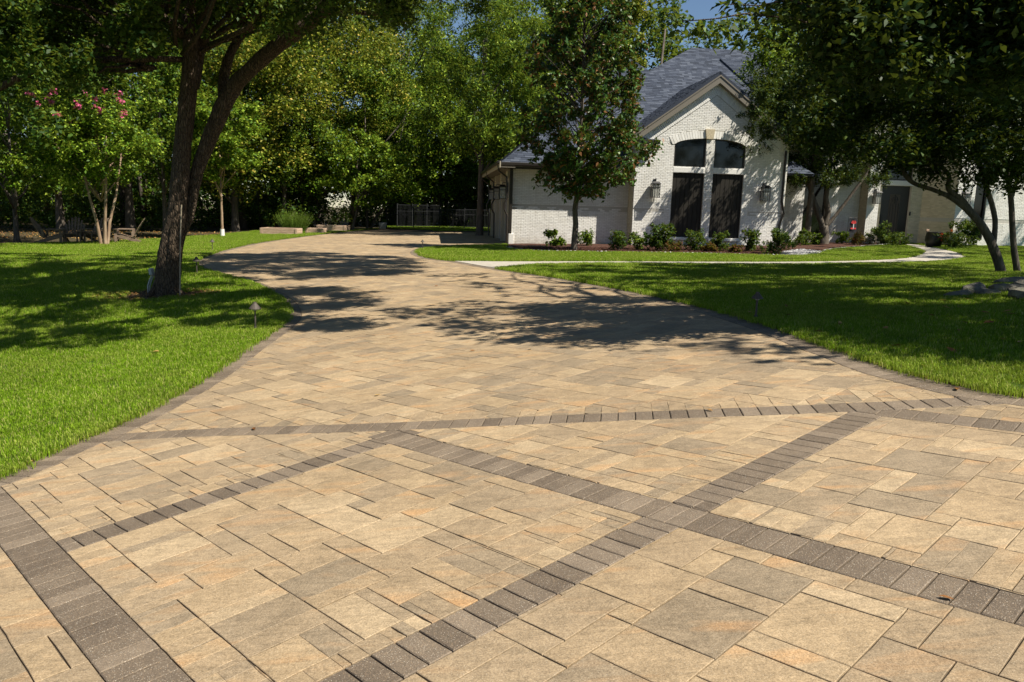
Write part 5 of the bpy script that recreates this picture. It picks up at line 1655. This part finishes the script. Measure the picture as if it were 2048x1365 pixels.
shrub(1798, 493, 466, 36, 'leaf_dark', 'low dark shrub where the walk reaches the front door')
shrub(1905, 497, 468, 46, 'leaf_dark', 'low dark shrub right of the flower pot')
shrub(1932, 494, 438, 50, 'leaf_dark', 'tall broad shrub under the right wing lantern', .08, 110)
shrub(2028, 470, 388, 60, 'leaf_lime', 'bright yellow green bush behind the leaning tree', .12, 90)

# raised bed herb: rosemary-like bush of upright stems
g = gp(580, 468); g.y += .55
rs_ = empty('herb_bush', (g.x, g.y + .2, h(g.x, g.y)), label='spiky light green bush growing out of the timber beds', cat='bush')
P = []; mb = MB()
for i in range(300):
    a = random.random() * 6.283; r_ = random.random() ** .6; L = random.uniform(.8, 1.2) * (1.45 - .45 * r_)
    b0 = Vector((.7 * r_ * math.cos(a), .3 * r_ * math.sin(a), .15)); b1 = b0 + Vector((.75 * r_ * math.cos(a), .4 * r_ * math.sin(a), L))
    mb.tube([b0, b0.lerp(b1, .5), b1], [.006, .005, .002], 3, tint=.5)
    t = np.linspace(.12, 1, 42)[:, None]
    P.append(np.array(b0) + (np.array(b1) - np.array(b0)) * t + rng.normal(size=(42, 3)) * .012)
leaves('foliage', np.concatenate(P), .06, M['leaf_rosemary'], rs_, .22, up=1.5, droop=-2)
rs_.scale = (.85, .85, .82)
mb.build('stems', M['leaf_rosemary'], rs_, kind='stuff')
# ------------------------------------------------------------------ small things
# path lights
def path_light(px, py, top, lab):
    g = gp(px, py); Hh = max(.33, (py - top) / (F_ / g.y))
    o = empty('path_light', (g.x, g.y, g.z + .0), random.uniform(0, 6), label=lab, cat='path light', group='bronze path lights along the driveway')
    r = Hh * .20
    MB().tube([(0, 0, -.05), (0, 0, Hh * .78)], [.014, .012], 8).build('pole', M['alu'], o)
    MB().lathe([(.022, 0), (.022, .06), (.014, .07)], n=8).build('stake_collar', M['alu'], o)
    MB().lathe([(r, Hh * .76), (r * .98, Hh * .785), (r * .38, Hh * .93), (r * .30, Hh * .96), (r * .30, Hh * .98), (.004, Hh)], n=18).build('shade', M['alu'], o)
    MB().lathe([(.02, Hh * .70), (.028, Hh * .72), (.026, Hh * .80), (.005, Hh * .81)], n=10).build('lamp', M['lglass'], o)
    return o
path_light(511, 663, 603, 'nearest path light left of the driveway, its cone shade above sunlit grass')
path_light(394, 551, 514, 'dark path light at the leftmost bulge of the driveway edge')
path_light(425, 503, 479, 'path light in the sunny strip of lawn left of the far driveway')
path_light(1511, 641, 583, 'dark path light standing alone in the shaded front lawn')
path_light(845, 500, 480, 'path light at the tip of the island lawn')
path_light(630, 466, 448, 'thin path light before the middle timber bed')
path_light(874, 459.5, 445, 'path light below the iron fence')

# outlet box on conduit beside the big tree
o = empty('outlet_post', gp(297, 590), label='pale weatherproof outlet box on bent conduit left of the big trunk', cat='outlet box')
og = gp(297, 590)
def O(px, py, dy=0): return at(px, py, og.y + dy) - og
MB().tube([O(297, 592), O(296, 572), O(300, 560), O(306, 548), O(307, 540)], .018, 8).build('conduit', M['greypaint'], o, smooth=True)
MB().tube([O(299, 590), O(300, 572), O(303, 562), O(308, 550), O(308, 540)], .010, 6).build('conduit', M['greypaint'], o, smooth=True)
MB().tube([O(298, 580), O(312, 579)], .010, 6).build('conduit', M['greypaint'], o)
c = O(303.5, 544, -.03)
bx = MB().box(c, (.085, .07, .15), rot=Matrix.Rotation(R(-8), 3, 'Y'), bev=.012).build('box', M['greypaint'], o)
MB().box(c + Vector((.0, -.05, 0)), (.075, .035, .13), rot=Matrix.Rotation(R(-8), 3, 'Y'), bev=.012).build('cover', M['greypaint'], bx)

# adirondack chairs
def chair_build(loc, rz, lab):
    o = empty('adirondack_chair', loc, rz, label=lab, cat='chair', group='wooden lawn chairs at the edge of the wood')
    ry = Matrix.Rotation(R(-32), 3, 'X')      # chair faces -y
    bk = MB().box((0, .44, .32), (.5, .04, .05))
    bo = bk.build('back_rail', M['chairwood'], o)
    for i in range(7):
        k = (i - 3); L = .92 - .035 * k * k
        a = k * .045
        p = Vector((k * .082, .36, .22)); d = Vector((math.sin(a), .50, .86)).normalized()
        m = Matrix((Vector((0, 0, 1)).cross(d).normalized() * -1, d.cross(Vector((0, 0, 1)).cross(d).normalized()), d)).transposed()
        MB().box(p + d * L / 2, (.074, .02, L), rot=m, bev=.004).build('back_slat', M['chairwood'], bo)
    for i in range(6):
        y = .30 - i * .095; z = .24 + .028 * i
        MB().box((0, y, z), (.52, .08, .022), bev=.004).build('seat_slat', M['chairwood'], o)
    for s_ in (-1, 1):
        MB().box((s_ * .34, .02, .56), (.14, .72, .025), bev=.006).build('armrest', M['chairwood'], o)
        MB().box((s_ * .30, -.26, .27), (.03, .10, .55), bev=.004).build('leg', M['chairwood'], o)
        MB().prism([(-.32, .40), (-.32, .28), (.62, 0.0), (.74, .0), (.70, .06), (.2, .25)], .03, Matrix(((0, 0, 1, s_ * .27 - .015), (1, 0, 0, 0), (0, 1, 0, 0), (0, 0, 0, 1)))).build('side_rail', M['chairwood'], o)
        MB().box((s_ * .29, .36, .42), (.03, .08, .30), bev=.004).build('leg', M['chairwood'], o)
    return o
cg = [(112, 488, R(105), 'leftmost wooden chair seen from its side facing right'), (147, 487, R(20), 'second wooden chair, facing the viewer, back lit by a sun fleck'),
      (192, 487, R(0), 'shaded wooden chair half hidden behind the crape myrtle trunks'), (248, 486, R(-70), 'rightmost wooden chair right of the crape myrtle, facing left')]
for px, py, rz, lb in cg:
    g = gp(px, py); chair_build(g, rz, lb)
g = gp(173, 487)
t_ = empty('side_table', g, .2, label='low wooden table between the second and third chair', cat='table')
for i in range(5): MB().box((0, -.2 + i * .1, .47), (.62, .09, .025), bev=.003).build('slat', M['chairwood'], t_)
for sx in (-1, 1):
    for sy in (-1, 1): MB().box((sx * .27, sy * .2, .23), (.05, .05, .46)).build('leg', M['chairwood'], t_)
    MB().box((sx * .27, 0, .40), (.03, .42, .07)).build('rail', M['chairwood'], t_)

# timber raised beds
def raised(px0, px1, py, hh, depth, lab, boards=3, rz=0.0):
    a, b = gp(px0, py), gp(px1, py); c = (a + b) / 2; w = (b - a).length; c.y += depth / 2; c.z = h(c.x, c.y)
    o = empty('raised_bed', c, rz, label=lab, cat='planter bed', group='timber raised beds beyond the lawn')
    bh = hh / boards
    for k in range(boards):
        z = bh * (k + .5)
        for s_ in (-1, 1):
            MB().box((0, s_ * depth / 2, z), (w, .07, bh - .008), bev=.006).build('board', M['bedwood'], o)
            MB().box((s_ * (w / 2 - .035), 0, z), (.07, depth - .08, bh - .008), bev=.006).build('board', M['bedwood'], o)
    for sx in (-1, 1):
        MB().box((sx * (w / 2 - .02), -depth / 2 - .0, hh / 2 - .02), (.12, .12, hh + .01), bev=.006).build('corner_post', M['bedwood'], o)
    MB().box((0, 0, hh * .42), (w - .12, depth - .12, hh * .84)).build('soil', M['soil'], o)
    return o
raised(520, 594, 470, .36, 1.2, 'nearest timber bed with the dark end post, left of the spiky bush')
raised(612, 646, 467.5, .30, 1.0, 'short middle timber bed right of the spiky bush', 2)
raised(634, 690, 462, .36, 1.6, 'farthest pale timber bed under the lime green tree')

# pale planter
g = gp(765, 458)
o = empty('planter', g, .3, label='pale tapered square planter at the left end of the iron fence', cat='planter')
MB().add([(-.20, -.20, 0), (.20, -.20, 0), (.20, .20, 0), (-.20, .20, 0), (-.28, -.28, .45), (.28, -.28, .45), (.28, .28, .45), (-.28, .28, .45)], [(0, 3, 2, 1), (0, 1, 5, 4), (1, 2, 6, 5), (2, 3, 7, 6), (3, 0, 4, 7)]).build('pot', M['greypaint'], o)
MB().box((0, 0, .43), (.5, .5, .02)).build('soil', M['soil'], o)
leaves('plant', clump_pts((0.1, 0, .62), .2, 60), .09, M['leaf_mid'], o)

# iron fence with gate
def fence(p0, p1, Hh, npanel, lab, group=None, step=.115, top_extra=True):
    p0, p1 = Vector(p0), Vector(p1); d = p1 - p0; L = d.length; rz = math.atan2(d.y, d.x)
    base = Vector((p0.x, p0.y, h(p0.x, p0.y)))
    o = empty('iron_fence', base, rz, label=lab, cat='fence', group='black iron fences at the end of the driveway')
    def zz(s): q = p0 + d * (s / L); return h(q.x, q.y) - base.z
    for i in range(npanel + 1):
        s = L * i / npanel; MB().box((s, 0, zz(s) + Hh / 2 + .03), (.065, .065, Hh + .12)).build('post', M['iron'], o)
        MB().box((s, 0, zz(s) + Hh + .11), (.085, .085, .03)).build('post_cap', M['iron'], o)
    for i in range(npanel):
        s0, s1 = L * i / npanel, L * (i + 1) / npanel; sm = (s0 + s1) / 2
        for zr in (.10, Hh * .72, Hh):
            MB().box((sm, 0, zz(sm) + zr), (s1 - s0 - .06, .035, .035)).build('rail', M['iron'], o)
    n = int(L / step)
    me = MB().box((0, 0, Hh / 2), (.018, .018, Hh + .0)).mesh('picket', M['iron'])
    for i in range(n):
        s = L * (i + .5) / n; link('picket', me, o, (s, 0, zz(s) + .02))
    return o
f0, f1 = gp(773, 457.5).xy, gp(978, 457).xy
fence(f0, f1, 1.42, 4, 'black iron fence across the end of the driveway')
q0, q1 = f0.lerp(f1, .52) + Vector((0, 5.5)), f1 + Vector((1.5, 5.0))
fence(q0, q1, 1.9, 2, 'taller iron pool fence behind the main fence beside the garage')
q0, q1 = f0 + Vector((.1, 4.5)), f0.lerp(f1, .45) + Vector((0, 5.5))
fence(q0, q1, 1.75, 3, 'iron fence behind the left half of the main fence')
# sunlit stack of boards behind the fence
g = gp(830, 455); g.y += 7; g.x = ray(832, 440).x * g.y
o = empty('board_stack', (g.x, g.y, h(g.x, g.y)), .1, label='sunlit stack of weathered boards behind the iron fence', cat='board stack')
for k in range(9):
    w = 1.55 - .08 * k
    MB().box((random.uniform(-.05, .05) + .05 * k, 0, .12 + k * .2), (w, .8, .13), bev=.01).build('board', M['bedwood'] if k % 2 else M['chairwood'], o)
# dark garden shed wall right behind the fence
# garden flag
g = gp(1703, 489); 
o = empty('garden_flag', g, HYAW, label='black garden flag with a red flower beside the bed', cat='flag')
MB().tube([(-.27, 0, 0), (-.27, 0, 1.28), (.22, 0, 1.28)], .012, 6).build('stand', M['black'], o)
fl_ = MB(); nseg = 6
for i in range(nseg):
    x0, x1 = -.22 + .42 * i / nseg, -.22 + .42 * (i + 1) / nseg; y0, y1 = .012 * math.sin(i * 1.3), .012 * math.sin((i + 1) * 1.3)
    fl_.add([(x0, y0, .58), (x1, y1, .58), (x1, y1, 1.24), (x0, y0, 1.24), (x0, y0 + .006, .58), (x1, y1 + .006, .58), (x1, y1 + .006, 1.24), (x0, y0 + .006, 1.24)], [(0, 1, 2, 3), (5, 4, 7, 6)])
fo = fl_.build('cloth', M['flag_black'], o)
def disk(cx_, cz_, rx, rz_, y=-.022, n=12): return MB().prism([(cx_ + rx * math.cos(2 * math.pi * k / n), cz_ + rz_ * math.sin(2 * math.pi * k / n)) for k in range(n)], .004, frame((0, y, 0), UX, NF))
for cx_, cz_, rx, rz_ in ((-.01, 1.04, .13, .06), (-.05, 1.08, .06, .05), (.04, 1.08, .06, .05), (-.08, .76, .07, .04), (.07, .76, .07, .04)):
    disk(cx_, cz_, rx, rz_).build('petal', M['flag_red'], fo)
MB().prism([(-.03, .72), (.02, .72), (.015, 1.0), (-.025, 1.0)], .004, frame((0, -.018, 0), UX, NF)).build('flower_stem', M['flag_white'], fo)

# dark barrel pot with red flowers by the entry
g = gp(1866, 495); pm = F_ / g.y
o = empty('flower_pot', g, label='dark round pot with red flowers right of the front door', cat='flower pot')
MB().lathe([(.26, 0), (.34, .12), (.38, .3), (.37, .48), (.33, .66), (.35, .70), (.30, .70), (.29, .62)], n=20).build('pot', M['bronze'], o, smooth=True)
MB().lathe([(0.001, .6), (.3, .6)], n=16).build('soil', M['soil'], o)
leaves('foliage', np.concatenate([clump_pts((random.uniform(-.1, .5), random.uniform(-.45, -.1), random.uniform(.2, .6)), .22, 70) for _ in range(8)]), .07, M['leaf_mid'], o)
for k in range(9):
    leaves('flower', clump_pts((random.uniform(-.1, .55), random.uniform(-.6, -.35), random.uniform(.3, .8)), .07, 22, 5, 1, .3), .05, M['flower_red'], o, .9)
g = gp(1851, 494)
o = empty('bird_stake', g, label='thin stake with a little wooden block left of the flower pot', cat='garden stake')
MB().tube([(0, 0, 0), (0, 0, .72)], .012, 6).build('stake', M['black'], o)
MB().box((0, 0, .76), (.14, .08, .10), bev=.01).build('block', M['bedwood'], o)

# rocks by the leaning tree
def rock(px, py, sx, sy, sz, rz, tilt, lab):
    g = gp(px, py)
    bm = bmesh.new(); bmesh.ops.create_icosphere(bm, subdivisions=2, radius=1)
    rr2 = random.Random(px)
    for v in bm.verts:
        v.co = Vector((round(v.co.x * 2.2) / 2.2 * .5 + v.co.x * .5, round(v.co.y * 2.2) / 2.2 * .5 + v.co.y * .5, v.co.z))
        v.co *= rr2.uniform(.78, 1.16); v.co.z = max(min(v.co.z, .72), -.7)
        v.co = Vector((v.co.x * sx, v.co.y * sy, v.co.z * sz))
    me = bpy.data.meshes.new('landscape_rock'); bm.to_mesh(me); bm.free(); me.materials.append(M['rock'])
    o = link('landscape_rock', me, None, g + Vector((0, 0, sz * .35)), label=lab, cat='rock', group='landscape rocks at the right edge')
    o.rotation_euler = (R(tilt), R(-tilt * .6), R(rz)); return o
rock(1893, 602, .10, .08, .04, 10, 0, 'smallest pale stone at the left end of the rocks')
rock(1920, 597, .26, .14, .07, 20, 16, 'flat pale slab at the left of the rocks')
rock(1946, 592, .24, .14, .12, 30, 26, 'tilted slab with a pale sunlit face')
rock(1975, 594, .16, .13, .09, -10, 6, 'mossy grey rock low between the slabs')
rock(1998, 588, .18, .13, .13, 60, -8, 'rusty streaked pale stone under the broad top rock')
rock(2022, 588, .14, .12, .12, 20, 10, 'narrow upright stone wedged under the top rock')
rock(2030, 570, .36, .2, .10, 14, 8, 'broad dark rock lying on top of the rocks')
rock(2052, 600, .26, .2, .14, 80, 0, 'lowest rock at the right edge of the picture')
rock(2056, 584, .22, .2, .16, 30, 12, 'grey block right of the narrow upright stone')
# pebble patch and pale stones edging the bed
pb = MB()
def pebble(x, y, s):
    z = h(x, y) + .045; a = random.random() * 3
    m = Matrix.Rotation(a, 3, 'Z')
    vs_ = [m @ Vector(p) * 1.0 for p in ((s, 0, 0), (0, s * .7, 0), (-s, 0, 0), (0, -s * .7, 0), (0, 0, s * .5), (s * .5, s * .4, s * .35), (-s * .5, -s * .4, s * .35))]
    pb.add([v + Vector((x, y, z)) for v in vs_], [(0, 1, 5), (1, 4, 5), (5, 4, 0), (1, 2, 4), (2, 3, 6), (2, 6, 4), (3, 4, 6), (3, 0, 4)])
ppoly = [tuple(gp(*p).xy) for p in ((1566, 506), (1600, 501), (1640, 505), (1640, 510), (1600, 513), (1560, 513))]
xs_ = [p[0] for p in ppoly]; ys_ = [p[1] for p in ppoly]
cnt = 0
while cnt < 900:
    x, y = random.uniform(min(xs_), max(xs_)), random.uniform(min(ys_), max(ys_))
    if in_poly([(x, y)], ppoly)[0]: pebble(x, y, random.uniform(.03, .07)); cnt += 1
for p in arc_resample(bed_low, .16): pebble(p.x + random.uniform(-.02, .02), p.y + .02, random.uniform(.04, .075))
pb.build('river_pebbles', M['pebble'], kind='stuff', label='pale river pebbles in and along the planting bed')
# bark chips: relief of the mulch
ch = MB()
bpz = [tuple(p) for p in bed_poly]; bx_ = [p[0] for p in bpz]; by_ = [p[1] for p in bpz]
cnt = 0
while cnt < 5000:
    x, y = random.uniform(min(bx_), max(bx_)), random.uniform(min(by_), min(by_) + 4.5)
    if in_poly([(x, y)], bpz)[0]:
        s = random.uniform(.02, .05); m = Matrix.Rotation(random.random() * 6.28, 3, 'Z') @ Matrix.Rotation(random.uniform(-.6, .6), 3, 'X')
        ch.box((x, y, h(x, y) + .04), (s * 2, s * .7, .012), rot=m); cnt += 1
ch.build('mulch_chips', M['mulch'], kind='stuff', label='coarse bark chips on the planting bed')

# leaf litter
def dry_leaf_mesh(i):
    b = MB(); s = .034; rr3 = random.Random(i)
    pts = [(-1, 0, 0), (-.4, .42, .12), (.3, .36, .16), (1, 0, .05), (.3, -.36, .2), (-.4, -.42, .1), (0, 0, 0)]
    b.add([(p[0] * s, p[1] * s, p[2] * s + .004) for p in pts], [(0, 6, 1), (1, 6, 2), (2, 6, 3), (3, 6, 4), (4, 6, 5), (5, 6, 0)], rr3.random())
    return b.mesh('fallen_leaf', M['leaf_dry'])
dl = [dry_leaf_mesh(i) for i in range(6)]
def fallen(px, py, s, lab, grp, dz=.004):
    g = gp(px, py); o = link('fallen_leaf', random.choice(dl), None, g + Vector((0, 0, dz)), label=lab, cat='leaf', group=grp)
    o.rotation_euler = (random.uniform(-.3, .3), random.uniform(-.3, .3), random.uniform(0, 6)); o.scale = (s, s, s); return o
DG, LG = 'dry leaves fallen on the driveway', 'dry leaves fallen on the lawns'
fallen(313, 713, 1.8, 'orange dry leaf alone on the sunny grass of the side lawn', LG, .055)
fallen(1418, 823, 1.0, 'brown leaf lying on the diagonal dark band of the driveway', DG)
fallen(1914, 781, 1.3, 'brown leaf on the driveway close to the right lawn edge', DG)
fallen(1892, 1200, .8, 'crumpled brown leaf at the lower edge of the dark band, lower right', DG)
fallen(384, 777, 1.2, 'brown leaf on the left driveway border next to the grass', DG)
fallen(241, 845, 1.0, 'pale leaf on the left border where lawn and driveway meet', DG)
fallen(508, 860, 1.0, 'dark leaf scrap at the left end of the crossing dark band', DG)
for px, py in ((787, 598), (731, 645), (733, 635), (1060, 700), (873, 573), (1000, 588), (755, 792), (945, 703)):
    fallen(px, py, random.uniform(.7, 1.3), 'small dry leaf on the far part of the driveway', DG)
for _ in range(46):
    px, py = random.uniform(1350, 2040), random.uniform(575, 770)
    g = gp(px, py)
    if in_poly([g.xy[:]], [tuple(p) for p in right_lawn])[0]:
        fallen(px, py, random.uniform(.9, 1.9), 'dry leaf in the grass of the shaded front lawn', LG, .05)
# bare soil and litter ring round the big trunk
gb_ = gp(336, 592)
ring = [Vector((gb_.x - .05 + 1.15 * math.cos(a) * (1 + .2 * math.sin(3 * a)), gb_.y - .05 + .8 * math.sin(a))) for a in np.linspace(0, 6.283, 26)[:-1]]
# litter at the wood edge
lt_ = []
for _ in range(2600):
    x = random.uniform(-34, -14); y = random.uniform(35, 47); lt_.append((x, y, h(x, y) - .05))
leaves('leaf_litter', np.array(lt_), .12, M['leaf_dry'], None, .6, up=3, label='dry leaf litter under the trees at the wood edge', kind='stuff')
ll = []
for _ in range(900):
    a = random.random() * 6.283; r_ = math.sqrt(random.random()); x, y = gb_.x - .2 + 1.3 * r_ * math.cos(a), gb_.y + .65 * r_ * math.sin(a); ll.append((x, y, h(x, y) + .05))
leaves('leaf_litter', np.array(ll), .045, M['leaf_dry'], None, .6, up=3, label='dry litter ring round the foot of the big tree', kind='stuff')
ee = []
for ln, sgn in ((left_edge, -1), (right_edge, 1)):
    for p in arc_resample(ln, .035):
        if p.y < 22:
            ee.append((p.x + sgn * random.uniform(-.03, .02), p.y + random.uniform(-.02, .02), h(p.x, p.y) + .012))
leaves('lawn_edge_litter', np.array(ee), .035, M['leaf_dry'], None, .5, up=2, label='dry clippings along the lawn edges of the driveway', kind='stuff')
